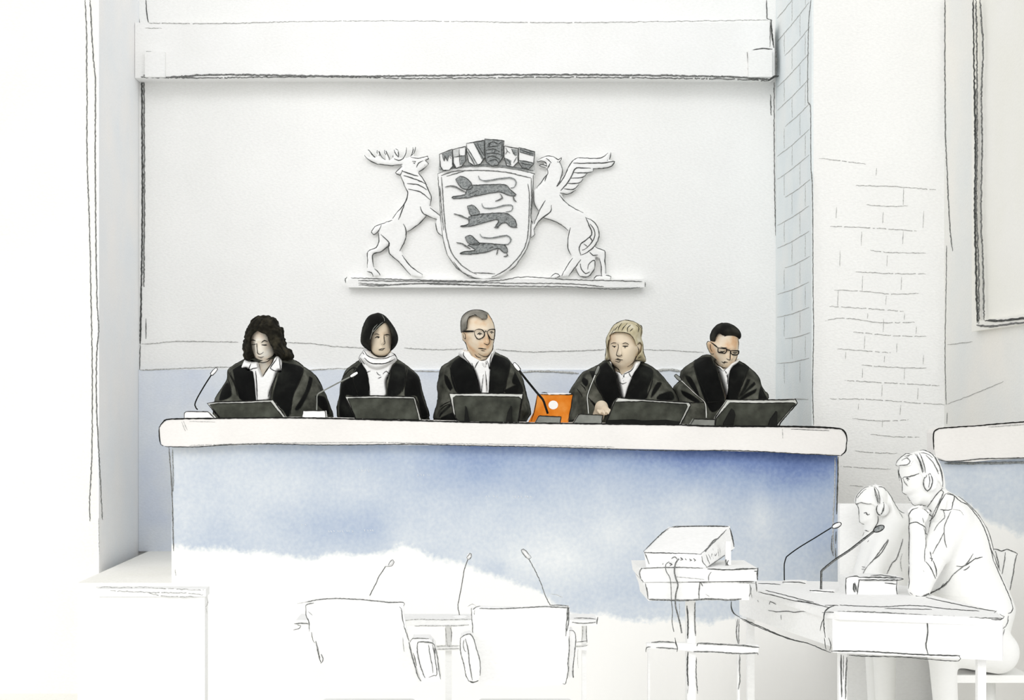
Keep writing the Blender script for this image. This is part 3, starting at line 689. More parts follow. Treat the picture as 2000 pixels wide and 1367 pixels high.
lg.build(parent=crest)
# ---------------------------------------------------------------- the five robed people
import time as _t
YH = 8.80; YT = 8.86
def world_axis(pts, Yc, pad, step): 
    xs = [P(x, y, Yc).x for x, y in pts]; return axis(min(xs)-pad, max(xs)+pad, step)
def judge(view, label, skin, head, chin_y, bumps, neckw, lines, hair, hair_open, hair_mat, hair_lines, open_, robe, black, robe_lines, shirt_lines, extra=None, hairT=(.122,.13), hand=None, shirt_open=None, curly=False):
    hp = T(view, head); cx = sum(p[0] for p in hp)/len(hp); ymin = min(p[1] for p in hp)
    C = P(cx, (ymin+chin_y)/2, YH); zc = P(0, chin_y, YH).z; X = C.x
    root = thing('person', label, 'person', (X, YT, 1.055), 'robed people behind the bench')
    # body: one continuous surface
    fx = axis(X-.34, X+.34, .012, (X-.13, X+.13, .003)); 
    if hand: fx = axis(X-.34, X+.34, .012, (X-.24, X+.13, .003))
    zlo = zc-.09 if not hand else 1.40
    fl = Field(fx, axis(8.28, 9.06, .016, (8.66, 8.94, .0045)), axis(.64, zc+.34, .014, (zlo, zc+.34, .003)))
    hf = fl.inflate(hp, YH, .095, .11, .072, [(bx_, by_, a, sx, sz) for (bx_, by_), a, sx, sz in [(T(view,[b[0]])[0],)+tuple(b[1:]) for b in bumps]])
    bd = fl.cap((X, YH+.03, zc+.07), (X, YT+.01, zc-.12), neckw, neckw+.008)
    tor = smin(fl.cap((X, YT+.03, zc-.22), (X, YT+.02, 1.17), .10, .10), fl.cap((X-.12, YT+.02, zc-.16), (X+.12, YT+.02, zc-.16), .05, .05), .06)
    B = smin(smin(hf, bd, .015), tor, .04)
    for s in (-1, 1):
        el = (X+s*.185, YT-.03, zc-.37)
        B = smin(B, fl.cap((X+s*.145, YT, zc-.17), el, .045, .036), .02)
        if hand and s == -1:
            hx, hy, hz = hand
            B = smin(B, fl.cap(el, (hx, hy+.10, hz+.02), .036, .028), .02)
            B = smin(B, fl.cap((hx, hy+.10, hz+.02), (hx+.01, hy, hz), .028, .024), .02)
            for i, (dx, ln) in enumerate(((-.028, .05), (-.010, .062), (.009, .058), (.027, .044))):
                k1 = (hx+dx, hy-.02, hz+.005); k2 = (hx+dx*1.1+.01, hy-.02-ln*.6, hz-.004); k3 = (hx+dx*1.15+.016, hy-.02-ln, hz-.018)
                B = smin(B, smin(fl.cap(k1, k2, .0095, .0085), fl.cap(k2, k3, .0085, .007), .004), .006)
            B = smin(B, fl.cap((hx+.025, hy+.02, hz), (hx+.055, hy-.02, hz-.01), .012, .009), .008)
        else:
            B = smin(B, fl.cap(el, (X+s*.075, YT-.19, 1.225), .036, .028), .02)
        B = smin(B, fl.cap((X+s*.08, YT, 1.14), (X+s*.10, 8.47, 1.15), .078, .055), .03)
        B = smin(B, fl.cap((X+s*.10, 8.47, 1.14), (X+s*.10, 8.5, .72), .05, .035), .02)
        B = smin(B, fl.cap((X+s*.10, 8.5, .70), (X+s*.10, 8.36, .69), .034, .028), .02)
    # seated: flat underside where the seat carries the body
    body = Part('body'); fl.mesh(body, np.maximum(B, np.where((fl.Y > 8.72) & (B < 9), 1.056-fl.Z, -9)), MAT(skin))
    bb = body.bvh(); pj = on_mesh(bb, YH)
    for l in lines:
        w = 2.0
        if isinstance(l, tuple): w, l = l
        body.line(pj, T(view, l), w, 'INK', .2, step=2.5)
    body.build(parent=root)
    # hair
    hh = T(view, hair); hfd = Field(world_axis(hh, YH, .02, .003), axis(YH-hairT[0]-.02, YH+hairT[1]+.02, .005), axis(P(0, max(p[1] for p in hh), YH).z-.02, P(0, min(p[1] for p in hh), YH).z+.02, .003))
    H_ = hfd.inflate(hh, YH, hairT[0], hairT[1], .07)
    if curly: H_ = H_+.0045*np.sin(hfd.X*150+3*np.sin(hfd.Z*60))*np.sin(hfd.Z*140+2*np.sin(hfd.X*70))+.002*np.sin(hfd.Y*120+hfd.Z*60)
    H_ = np.maximum(H_, -hfd.prism(T(view, hair_open), YH-.1, YH-.4, YH+.01))
    hr = Part('hair'); hfd.mesh(hr, H_, MAT(hair_mat)); hb = hr.bvh()
    for l in hair_lines:
        m = 'INK'
        if isinstance(l, tuple): m, l = l
        hr.line(on_mesh(hb, YH), T(view, l), 1.7, m, .3, step=3)
    hr.build(parent=root)
    # shirt
    so = T(view, shirt_open or open_); mx = sum(p[0] for p in so)/len(so); my = sum(p[1] for p in so)/len(so)
    sbig = [(mx+(x-mx)*1.24, my+(y-my)*1.04) for x, y in so]
    sf = Field(world_axis(sbig, YT, .02, .004), axis(YT-.17, YT-.0, .005), axis(P(0, max(p[1] for p in sbig), YT).z-.02, P(0, min(p[1] for p in sbig), YT).z+.02, .004))
    S_ = sf.inflate(sbig, YT, .147, .05, .018)
    # neckline cut so that the neck shows
    st = Part('shirt'); 
    if extra and 'neck' in extra: S_ = np.maximum(S_, -sf.prism(T(view, extra['neck']), YT-.1, YT-.5, YT+.5))
    sf.mesh(st, S_, MAT('WHITE')); sb = st.bvh()
    for l in shirt_lines:
        w = 1.7
        if isinstance(l, tuple): w, l = l
        st.line(on_mesh(sb, YT-.1), T(view, l), w, 'INK', .2, step=3)
    st.build(parent=root)
    # robe
    rp = T(view, robe)
    rf = Field(world_axis(rp, YT, .02, .0038), axis(YT-.19, YT+.15, .0075), axis(1.10, P(0, min(p[1] for p in rp), YT).z+.02, .0038))
    R_ = rf.inflate(rp, YT, .16, .13, .10)
    R_ = np.maximum(R_, -rf.prism(T(view, open_), YT-.1, YT-.5, YT-.02))
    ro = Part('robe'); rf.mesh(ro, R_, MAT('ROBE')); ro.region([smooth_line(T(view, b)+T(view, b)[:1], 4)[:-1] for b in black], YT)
    rb_ = ro.bvh()
    for l in robe_lines: ro.line(on_mesh(rb_, YT), T(view, l), 2.0, 'INK', .35, step=3)
    ol = T(view, robe); ol = [q_ for q_ in ol if q_[1] < 830]
    ro.line(on_mesh(rb_, YT), ol, 1.8, 'INK', .3, step=3)
    ro.build(parent=root)
    return root, dict(body=bb, hair=hb, shirt=sb, robe=rb_)
def eyes(l, r): return [(l, -.007, .014, .010), (r, -.007, .014, .010)]

# 1: dark curly hair, looking down
r1, b1 = judge('j1', 'robed person with long dark curly hair and open white collar, left end of bench', 'SKIN_A',
 [(895,195),(975,222),(1020,300),(1030,400),(1022,500),(1012,560),(975,612),(930,643),(880,646),(840,628),(808,592),(778,535),(758,450),(752,350),(778,265),(830,215)], 708,
 [((850,545), .024, .009, .016), ((838,480), .012, .008, .025)]+eyes((800,455),(905,460))+[((872,590), .007, .016, .006), ((885,630), .008, .016, .010), ((870,415), .006, .04, .008)], .052,
 [(2.2,[(765,408),(790,404),(815,412)]), (1.8,[(775,455),(795,452),(825,448)]), (2.2,[(878,432),(912,410),(945,424)]), (2.6,[(880,455),(905,460),(938,458)]), (1.8,[(828,440),(832,500),(835,540),(850,556),(880,550),(900,533)]), (2.0,[(838,583),(870,590),(905,582)]), (1.6,[(860,601),(885,600)]),
  (2.0,[(772,530),(788,575),(810,612),(848,640),(900,645),(950,628),(990,588),(1014,545)]), (1.6,[(855,665),(862,715),(878,760),(893,805)]), (1.8,[(893,800),(912,760),(950,705),(990,650),(1008,590)])],
 [(790,180),(840,145),(900,142),(960,150),(1020,165),(1055,210),(1068,262),(1105,275),(1112,330),(1130,400),(1145,470),(1195,510),(1218,565),(1208,605),(1165,625),(1130,645),(1095,630),(1060,600),(1020,590),(900,620),(800,600),(765,625),(720,622),(692,590),(692,540),(676,490),(690,430),(700,380),(706,320),(730,275),(762,225)],
 [(832,305),(790,335),(762,370),(752,430),(764,500),(782,565),(798,600),(790,680),(1060,680),(1035,600),(1018,548),(990,480),(958,420),(945,370),(925,345),(880,330)], 'HAIR_DARK',
 [[(830,300),(840,250),(870,200),(890,170)],[(832,308),(790,335),(762,372),(754,430)],[(1020,165),(1055,210),(1070,262),(1065,290)],[(1095,280),(1110,330)],[(690,440),(705,520),(700,560)],[(1190,510),(1218,560),(1205,600)],[(715,300),(760,225),(800,170)],[(1060,440),(1100,500),(1130,560)],[(930,345),(955,410),(1000,490),(1020,550)],[(700,580),(740,640),(770,600)],[(1140,480),(1195,525)],[(1100,270),(1108,350),(1130,420)]],
 [(760,612),(722,722),(740,735),(800,735),(818,850),(835,1060),(985,1050),(1000,960),(1040,830),(1060,750),(1104,752),(1100,650),(1060,575),(1000,600),(840,640)],
 [(800,560),(700,610),(640,640),(570,680),(520,730),(513,820),(460,910),(400,1000),(380,1060),(370,1240),(370,1500),(1640,1500),(1640,1230),(1620,1140),(1570,1000),(1530,920),(1500,860),(1430,760),(1330,690),(1230,620),(1110,560)],
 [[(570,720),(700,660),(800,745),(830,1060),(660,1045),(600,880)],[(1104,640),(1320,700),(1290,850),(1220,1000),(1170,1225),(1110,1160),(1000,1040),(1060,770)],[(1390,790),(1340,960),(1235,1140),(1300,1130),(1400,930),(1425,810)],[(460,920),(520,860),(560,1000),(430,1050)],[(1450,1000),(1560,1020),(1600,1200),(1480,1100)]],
 [[(540,750),(590,860),(650,1030)],[(520,740),(590,880),(620,1000)],[(1330,700),(1265,880),(1215,1000),(1185,1200)],[(520,820),(560,940)],[(1460,760),(1510,850),(1530,910)],[(1230,620),(1330,670)]],
 [[(778,630),(764,660),(744,712),(758,722),(790,708),(842,696),(830,655)],[(1045,590),(1030,620),(970,705),(985,715),(1005,728),(1050,738),(1082,742)],[(1045,760),(1000,860),(970,940),(950,1010)],[(1060,750),(1040,830),(1010,940),(990,1040)],[(815,735),(825,850),(834,1045)],[(1068,610),(1078,680),(1082,740)]],
 extra={'neck': [(800,560),(838,640),(850,700),(893,812),(965,705),(1010,640),(1030,570)]}, curly=True)
# 2: black bob, white scarf
r2, b2 = judge('j2', 'robed person with chin-length black hair and a white wound scarf', 'SKIN_B',
 [(650,150),(740,180),(788,270),(798,380),(793,450),(770,530),(722,575),(657,577),(600,550),(560,490),(545,400),(545,280),(580,190)], 695,
 [((705,440), .024, .009, .014), ((708,390), .012, .008, .024)]+eyes((642,372),(742,355))+[((690,498), .007, .016, .006), ((690,555), .008, .014, .010)], .05,
 [(2.6,[(612,383),(635,370),(665,374)]), (3.6,[(645,380),(655,381)]), (1.4,[(608,352),(635,338),(660,350)]), (2.6,[(718,352),(742,346),(768,352)]), (3.6,[(738,362),(746,362)]), (1.8,[(712,345),(712,400),(722,435),(712,450),(685,447)]), (2.2,[(652,512),(685,500),(722,492)]), (1.6,[(660,512),(690,514),(715,500)]),
  (2.0,[(562,490),(600,550),(650,577),(710,578),(750,560),(775,520),(792,450)])],
 [(650,112),(560,140),(510,200),(478,290),(463,370),(462,430),(490,475),(540,512),(600,540),(680,560),(770,530),(820,490),(852,440),(862,380),(842,310),(792,225),(720,143)],
 [(722,210),(665,258),(612,308),(577,368),(560,430),(563,490),(600,640),(780,640),(775,530),(792,450),(792,350),(772,280),(745,230)], 'HAIR_BLACK',
 [('GREY',[(690,140),(712,175),(715,205)]),('GREY',[(700,212),(640,265),(595,320)]),('GREY',[(600,300),(575,350),(562,400)]),('GREY',[(640,235),(600,280),(582,320)]),[(510,200),(478,290),(463,380)],[(820,270),(855,370),(850,440)]],  # grey strokes are highlights painted on the hair
 [(505,640),(540,760),(556,880),(560,1010),(742,1010),(743,850),(770,780),(792,700),(800,620),(660,640)],
 [(560,560),(450,620),(390,660),(310,720),(268,810),(245,900),(235,1010),(213,1100),(218,1230),(225,1500),(1195,1500),(1192,1220),(1160,1100),(1120,960),(1090,820),(1050,760),(980,700),(900,640),(850,610),(760,560)],
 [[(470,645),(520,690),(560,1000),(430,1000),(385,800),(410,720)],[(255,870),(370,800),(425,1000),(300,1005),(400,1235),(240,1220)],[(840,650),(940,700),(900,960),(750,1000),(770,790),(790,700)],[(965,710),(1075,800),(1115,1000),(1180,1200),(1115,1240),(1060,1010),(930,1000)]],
 [[(370,790),(395,880),(435,990)],[(955,690),(935,850),(905,960)],[(270,800),(330,740),(390,700),(440,740),(350,780)],[(380,700),(400,720),(380,745)],[(1090,820),(1120,960),(1170,1110)],[(1040,1010),(1080,1100),(1110,1240)]],
 [[(515,785),(528,750),(565,735)],[(700,768),(735,738),(788,792)],[(632,745),(650,775),(672,780)],[(645,815),(680,800)],[(535,770),(550,880),(560,1000)],[(745,800),(742,900),(740,1000)]])
sc_ = Part('scarf'); so = [(497,505),(440,590),(455,640),(510,690),(560,730),(640,752),(720,737),(790,700),(848,625),(840,590),(820,560),(790,530),(770,545),(720,585),(650,588),(595,560),(545,510)]
sfd = Field(world_axis(T('j2',so), YH, .02, .0035), axis(YH-.14, YH+.12, .006), axis(P(0,730,YH).z-.02, P(0,680,YH).z+.03, .0035))
sfd.mesh(sc_, sfd.inflate(T('j2', so), YH, .115, .10, .035), MAT('WHITE')); sbv = sc_.bvh()
sc_.lines(on_mesh(sbv, YH), 'j2', [[(497,505),(470,550),(445,590),(470,645),(510,690)],[(500,520),(540,575),(620,602),(720,602),(785,578),(825,562)],[(500,595),(560,648),(650,658),(740,650),(830,605)],[(458,595),(520,680),(600,735),(680,745),(760,712),(845,625)],[(475,530),(500,560)],[(790,535),(835,565),(850,600),(825,620)],[(600,565),(700,590),(770,560)],[(630,725),(680,728)]], 1.8, 'INK', jit=.3, step=3)
sc_.build(parent=r2)
# 3: grey short hair, round glasses, tie
r3, b3 = judge('j3', 'robed person with short grey hair, round glasses and a white tie', 'SKIN_C',
 [(520,90),(600,92),(668,122),(708,180),(733,240),(743,300),(738,380),(727,440),(720,500),(690,558),(645,580),(590,575),(530,540),(480,500),(450,465),(436,432),(402,400),(391,340),(386,230),(400,160),(450,110)], 697,
 [((672,440), .026, .010, .015), ((660,380), .014, .008, .026)]+eyes((583,345),(712,330))+[((612,500), .007, .018, .006), ((630,560), .009, .016, .010), ((620,300), .006, .04, .008)], .056,
 [(2.0,[(400,400),(435,440),(450,490),(468,540)]), (2.0,[(668,120),(708,180),(735,245),(745,298)]), (2.0,[(750,400),(728,440),(724,500),(690,558),(650,580),(612,574),(570,548)]), (1.6,[(408,325),(430,345),(430,395),(412,370),(408,340)]), (1.9,[(665,330),(680,372),(690,430),(668,455),(628,438)]), (2.2,[(568,494),(610,496),(655,502)]), (1.6,[(600,516),(640,522)]),
  (2.4,[(560,345),(583,330),(612,342)]), (4.0,[(580,346),(592,347)]), (2.2,[(694,322),(712,316),(732,326)]), (3.4,[(706,330),(716,330)]), (1.5,[(470,530),(520,600),(580,630)]), (1.5,[(530,555),(560,585),(600,600)])],
 [(383,330),(380,230),(395,155),(448,103),(520,80),(605,84),(675,115),(700,160),(715,215),(700,320),(560,340),(450,335)],
 [(450,345),(448,230),(462,170),(510,140),(560,150),(610,183),(650,186),(668,165),(672,120),(790,120),(790,700),(380,700),(383,322)], 'HAIR_GREY',
 [[(385,320),(383,230),(397,158),(450,107),(520,85),(605,90),(668,122)],[(450,335),(448,235),(462,172),(510,142),(535,135),(562,155),(610,183),(652,185),(666,165),(650,135)]],
 [(432,508),(400,562),(450,640),(520,725),(560,850),(592,985),(682,985),(692,850),(702,650),(716,550),(722,515),(690,520),(560,540),(470,520)],
 [(560,500),(410,540),(330,590),(240,650),(170,705),(145,820),(128,900),(140,1000),(120,1120),(92,1240),(95,1500),(1100,1500),(1085,1270),(1130,1180),(1100,1050),(1060,880),(1040,810),(1000,740),(930,660),(880,600),(800,560),(730,525)],
 [[(405,565),(470,660),(540,760),(580,975),(345,970),(270,760),(300,640)],[(718,550),(880,610),(912,690),(860,900),(830,985),(682,985),(702,650)],[(205,770),(240,790),(300,920),(270,950),(215,860)],[(960,740),(1040,900),(1050,960),(1000,900),(930,860)],[(860,930),(1000,880),(1040,975),(860,975)],[(160,1190),(270,1080),(280,1110),(200,1180),(150,1235)],[(170,1230),(330,1170),(330,1275),(160,1270)]],
 [[(265,690),(310,850),(350,960)],[(910,650),(880,780),(855,960)],[(380,540),(420,590),(520,700)],[(155,1120),(220,1080),(270,1060)],[(165,1150),(210,1110),(260,1090)],[(1040,820),(1070,950),(1110,1080),(1128,1180)]],
 [[(432,508),(408,560),(460,630),(520,705)],[(580,622),(555,655),(530,708)],[(660,625),(680,670),(690,715),(700,600),(715,545)],[(500,650),(540,770),(570,900),(588,965)],[(700,700),(690,850),(682,970)],[(590,612),(625,618),(665,600)]],
 extra={'neck': [(455,500),(500,575),(595,628),(650,622),(690,570),(730,500)]})
tie = Part('tie'); tp = [(600,628),(655,622),(668,690),(655,715),(672,990),(592,990),(618,718),(600,680),(585,650)]
tf = Field(world_axis(T('j3',tp), YT, .01, .003), axis(YT-.18, YT-.10, .004), axis(P(0,772,YT).z, P(0,700,YT).z+.01, .003))
tf.mesh(tie, np.maximum(tf.inflate(T('j3', tp), YT, .158, .02, .012), tf.Y-(YT-.125)), MAT('WHITE')); tb_ = tie.bvh()
tie.lines(on_mesh(tb_, YT-.12), 'j3', [[(590,640),(610,690),(622,715),(655,712)],[(655,625),(656,712)],[(618,720),(605,840),(594,960)],[(650,718),(658,840),(670,965)],[(665,640),(675,690)]], 1.8, 'INK', jit=.2, step=3)
tie.build(parent=r3)
def glasses(view, rims, straps, parent, bv, w=2.2, off=.008):
    g = Part('glasses'); pj = on_mesh(bv, YH, off)
    for l in rims: g.line(pj, T(view, l), w, 'INK', .1, step=2.5)
    for l in straps: g.line(pj, T(view, l), w, 'INK', .1, step=2.5)
    return g.build(parent=parent)
glasses('j3', [[(528,318),(540,298),(575,290),(612,298),(634,330),(628,368),(600,388),(570,396),(545,375),(530,340),(528,318)],[(668,315),(690,294),(730,290),(762,298),(768,335),(755,375),(735,402),(708,398),(685,365),(668,330),(668,315)]], [[(395,318),(450,316),(528,314)],[(634,325),(648,308),(668,318)],[(528,306),(440,308),(400,314)],[(768,300),(776,302),(768,320)]], r3, b3['body'])
# 4: blond tied-back hair
hx = P(1090+480/5.469, 600+1160/5.469, 8.56)
r4, b4 = judge('j4', 'robed person with tied-back blond hair and open collar, second from the right', 'SKIN_B',
 [(700,165),(785,175),(840,215),(868,280),(872,350),(885,378),(900,400),(890,465),(858,508),(835,540),(800,592),(750,640),(690,656),(642,652),(590,610),(558,560),(545,480),(538,380),(545,300),(575,235),(625,190)], 719,
 [((645,510), .026, .010, .014), ((640,450), .013, .008, .028)]+eyes((600,418),(718,422))+[((650,565), .008, .016, .008), ((670,630), .008, .016, .010), ((660,380), .006, .04, .008)], .054,
 [(1.6,[(562,395),(590,380),(622,384)]), (2.4,[(578,412),(600,420),(620,416)]), (3.4,[(596,426),(606,428)]), (1.6,[(690,392),(720,380),(755,398)]), (2.6,[(690,414),(715,418),(748,414)]), (3.8,[(710,430),(720,432)]), (1.8,[(638,392),(646,420),(630,480),(624,510),(650,522),(680,516),(674,504)]), (2.0,[(612,558),(640,550),(662,560),(692,563)]), (1.6,[(610,574),(650,586),(665,572)]), (1.4,[(625,560),(660,566)]),
  (2.0,[(545,500),(552,560),(600,628),(640,655),(668,712)]), (2.0,[(835,520),(800,590),(740,638)]), (2.0,[(852,400),(880,372),(902,400),(892,465),(855,505)]), (1.5,[(850,420),(862,460),(850,500)]), (1.5,[(720,700),(790,665),(815,620),(830,590)])],
 [(700,138),(800,152),(872,188),(902,250),(890,330),(908,390),(915,480),(938,560),(925,592),(860,570),(700,560),(560,560),(528,572),(500,555),(515,480),(512,370),(525,310),(553,245),(600,188)],
 [(558,340),(562,292),(610,268),(690,268),(765,290),(805,330),(828,390),(840,440),(845,395),(880,368),(906,400),(896,470),(858,515),(835,560),(835,900),(545,900),(540,540),(540,420),(548,350)], 'HAIR_BLOND',
 [[(560,260),(525,310),(513,370),(525,450)],[(510,440),(498,510),(510,550),(460,575)],[(560,300),(600,270),(690,268),(768,292),(812,345),(830,400)],[(600,230),(560,300)],[(640,200),(600,250)],[(680,170),(650,215),(640,250)],[(740,170),(700,215),(680,248)],[(775,190),(740,225),(745,262)],[(800,225),(765,258)],[(830,190),(860,215),(855,265)],[(560,255),(600,188),(700,140),(800,153),(870,190)],[(845,180),(890,230),(885,315)],[(905,395),(910,480),(935,560),(905,585)],[(885,530),(855,545)],[(870,190),(905,200),(900,230)]],
 [(560,575),(570,620),(605,690),(640,850),(665,975),(706,975),(740,855),(800,700),(840,590),(830,575),(700,600)],
 [(700,560),(520,562),(440,610),(340,660),(260,700),(200,780),(120,910),(150,950),(130,1080),(105,1210),(108,1500),(1295,1500),(1295,1010),(1290,985),(1230,880),(1160,790),(1100,720),(1030,655),(930,600),(850,570)],
 [[(520,585),(600,695),(640,850),(665,955),(600,1000),(540,1110),(495,1000),(400,790),(440,700),(455,620)],[(860,600),(1000,655),(1012,730),(962,870),(930,985),(715,985),(745,855),(805,700)],[(1060,800),(1112,810),(1050,910),(990,970),(1010,880)],[(270,745),(325,790),(300,850),(250,790)],[(330,680),(400,690),(385,760),(360,740)],[(1080,930),(1210,900),(1230,990),(1050,985)],[(330,980),(470,1080),(540,1110),(420,1090)]],
 [[(345,680),(385,800),(470,950),(540,1080)],[(1015,735),(990,850),(940,970)],[(200,870),(240,920),(260,960)],[(310,955),(390,1030),(450,1070)],[(240,820),(280,860),(295,890)],[(400,800),(470,940),(530,1080)],[(840,590),(810,690),(745,855),(712,960)],[(565,600),(605,690),(640,850),(665,950)],[(380,1120),(440,1095),(540,1105)]],
 [[(570,600),(610,680),(625,765),(635,725),(655,702)],[(632,655),(655,700),(690,728)],[(715,690),(700,750),(708,715),(790,668),(830,585)],[(755,700),(770,730),(787,757)],[(688,756),(690,762)],[(698,783),(700,789)],[(655,800),(690,820),(730,800)]],
 extra={'neck': [(560,560),(590,640),(612,680),(650,700),(690,722),(715,695),(790,660),(832,560)]}, hand=(hx.x, 8.56, 1.468))
# 5: dark short hair, rectangular glasses
r5, b5 = judge('j5', 'robed person with short black hair and rectangular glasses, head bowed, at the right end', 'SKIN_C',
 [(700,135),(780,147),(845,190),(866,240),(868,300),(866,400),(860,470),(842,530),(802,590),(750,620),(690,617),(650,592),(600,525),(565,472),(535,412),(518,350),(530,322),(562,322),(568,250),(602,180),(650,145)], 718,
 [((765,525), .026, .010, .014), ((770,470), .013, .008, .028)]+eyes((690,440),(825,450))+[((712,560), .007, .016, .006), ((730,600), .008, .016, .010), ((770,400), .006, .04, .008)], .054,
 [(2.0,[(560,332),(528,322),(515,350),(530,405),(560,460),(592,462)]), (1.5,[(556,350),(556,400),(575,435)]), (1.9,[(776,428),(776,480),(772,530),(752,528),(732,512)]), (2.2,[(678,548),(700,562),(712,552),(748,556)]), (1.6,[(705,575),(720,558)]), (1.3,[(680,580),(700,592)]),
  (2.0,[(590,520),(620,565),(660,598),(710,617),(762,616),(800,585),(838,525),(858,470)]), (2.0,[(862,292),(868,350),(864,412)]), (1.4,[(670,385),(700,395),(740,390)]), (2.6,[(665,432),(690,440),(715,435)]), (2.6,[(800,445),(830,452),(855,448)])],
 [(560,325),(553,260),(588,180),(648,128),(720,118),(800,138),(860,185),(892,240),(884,295),(820,305),(760,320),(700,330),(640,380),(600,375)],
 [(622,420),(624,280),(650,230),(700,250),(735,290),(800,303),(885,288),(930,288),(920,800),(500,800),(500,328),(560,328),(605,365)], 'HAIR_BLACK',
 [[(560,320),(553,262),(588,182),(648,130),(720,120),(800,140),(862,188),(890,242),(880,292),(820,302),(762,300),(702,258),(650,232),(626,285),(622,350)]],
 [(592,522),(622,640),(650,740),(690,880),(718,1005),(738,1000),(738,780),(757,640),(800,590),(846,520),(720,560)],
 [(720,520),(560,475),(480,478),(420,515),(350,558),(260,620),(222,680),(210,760),(140,850),(165,1000),(170,1500),(1195,1500),(1192,960),(1160,880),(1120,815),(1100,740),(1060,680),(980,608),(920,565),(850,530)],
 [[(565,495),(622,640),(650,740),(712,990),(600,1110),(530,1060),(440,840),(370,575),(460,500)],[(846,560),(985,612),(940,720),(880,880),(850,985),(738,985),(745,780),(770,650)],[(270,700),(330,715),(400,830),(435,940),(390,900),(300,770)],[(225,865),(330,905),(440,990),(390,1005),(260,930)],[(965,740),(1000,745),(950,860),(870,950),(925,830)],[(1045,768),(1060,800),(980,870),(890,940),(960,850)],[(1070,845),(1060,890),(960,950),(870,985),(940,910)],[(1110,820),(1180,940),(1185,985),(1090,985)]],
 [[(370,570),(420,740),(490,880),(540,1010)],[(985,612),(935,740),(860,920)],[(850,530),(900,560),(980,608)],[(590,530),(622,640),(655,750),(712,960)],[(140,850),(200,960),(205,985)],[(400,520),(350,560)],[(1120,815),(1140,880),(1185,960)],[(745,790),(738,900),(738,980)]],
 [[(592,525),(625,600),(650,612),(692,652)],[(700,655),(742,620),(765,625)],[(655,655),(645,690),(655,712)],[(720,650),(742,700),(740,722)],[(650,720),(680,800),(700,880),(722,985)],[(752,680),(742,800)]],
 extra={'neck': [(590,480),(625,590),(655,600),(695,640),(745,612),(850,480)]})
tie = Part('tie'); tp = [(692,652),(722,690),(706,725),(740,900),(742,1000),(722,1000),(700,860),(672,725),(662,690)]
tf = Field(world_axis(T('j5',tp), YT, .01, .003), axis(YT-.18, YT-.10, .004), axis(P(0,788,YT).z, P(0,722,YT).z+.01, .003))
tf.mesh(tie, np.maximum(tf.inflate(T('j5', tp), YT, .160, .02, .012), tf.Y-(YT-.125)), MAT('WHITE')); tb_ = tie.bvh()
tie.lines(on_mesh(tb_, YT-.12), 'j5', [[(692,655),(668,670),(662,692),(674,716),(692,725),(712,716),(722,690),(712,668),(692,655)],[(674,728),(690,800),(705,870),(722,970)],[(706,728),(722,820),(738,940)]], 2.2, 'INK', jit=.2, step=3)
tie.build(parent=r5)
glasses('j5', [[(642,396),(690,402),(737,408),(730,440),(715,456),(675,448),(640,440),(642,396)],[(786,424),(830,428),(880,432),(872,462),(850,474),(800,468),(784,456),(786,424)]], [[(560,332),(600,362),(642,398)],[(737,414),(760,420),(786,430)]], r5, b5['body'], w=2.6)
# ---------------------------------------------------------------- things standing on the bench
SL = [(311,834),(335,818.5),(430,817),(550,816),(640,817),(740,820),(830,822),(960,825.5),(1100,827),(1220,828.5),(1330,830),(1400,832.5),(1540,833),(1630,836)]
def top_z(X):
    x = VX+X*F/8.0
    for (a, ya), (b, yb_) in zip(SL[:-1], SL[1:]):
        if a <= x <= b: return P(0, ya+(yb_-ya)*(x-a)/(b-a), 8.0).z
    return P(0, 834, 8.0).z
def top_y(x, Y): return VY+(EYE-top_z((x-VX)*Y/F))*F/Y      # where the worktop shows at depth Y
def monitor(view, label, outer, face, strips, feet, Y=8.3, band=None):
    o = T(view, outer); cx = sum(p[0] for p in o)/len(o); ymax = max(p[1] for p in o)
    yb_ = top_y(cx, Y); o = [(x, min(y, top_y(x, Y)+.3) if y < ymax-6 else top_y(x, Y)+.3) for x, y in o]
    X = (cx-VX)*Y/F
    root = thing('monitor', label, 'monitor', (X, Y, top_z(X)), 'monitors on the bench')
    h = Part('housing'); h.prism(o, Y, Y+.03, MAT('BEZEL'), tilt=.0); q = plane_y(Y-.0085)  # pale rim colour paints a highlight along the edges
    h.line(plane_y(Y-.001), o+o[:1], 2.2, 'INK', .25, curve=False); hb = h.build(parent=root)
    fpx = T(view, face); fpx = [(x, min(y, top_y(x, Y))) for x, y in fpx]
    b = Part('back_cover'); b.prism(fpx, Y-.008, Y, MAT('SCREEN')); b.line(q, fpx+fpx[:1], 1.5, 'INK', .3, curve=False)
    if band: b.prism([(x, min(y, top_y(x, Y))) for x, y in T(view, band)], Y-.0095, Y-.007, MAT('SCREEN_D'))
    b.build(parent=root)
    for ft in feet:
        f = Part('stand_foot'); f.prism([(x, min(y, top_y(x, Y-.02))) for x, y in T(view, ft)], Y-.03, Y-.0085, MAT('SCREEN_D')); f.build(parent=root)
    return root
monitor('j1', 'leaning dark monitor with a slanted right edge in front of the curly-haired person', [(298,1080),(400,1064),(700,1058),(1000,1042),(1142,1235),(1100,1250),(430,1250)], [(325,1095),(420,1082),(720,1078),(975,1066),(1110,1240),(1080,1250),(440,1250)], [], [])
monitor('j2', 'dark monitor in front of the person with the white scarf', [(298,1010),(600,1000),(1030,1010),(1045,1030),(1110,1255),(405,1255)], [(322,1028),(600,1024),(1026,1030),(1085,1255),(410,1255)], [], [])
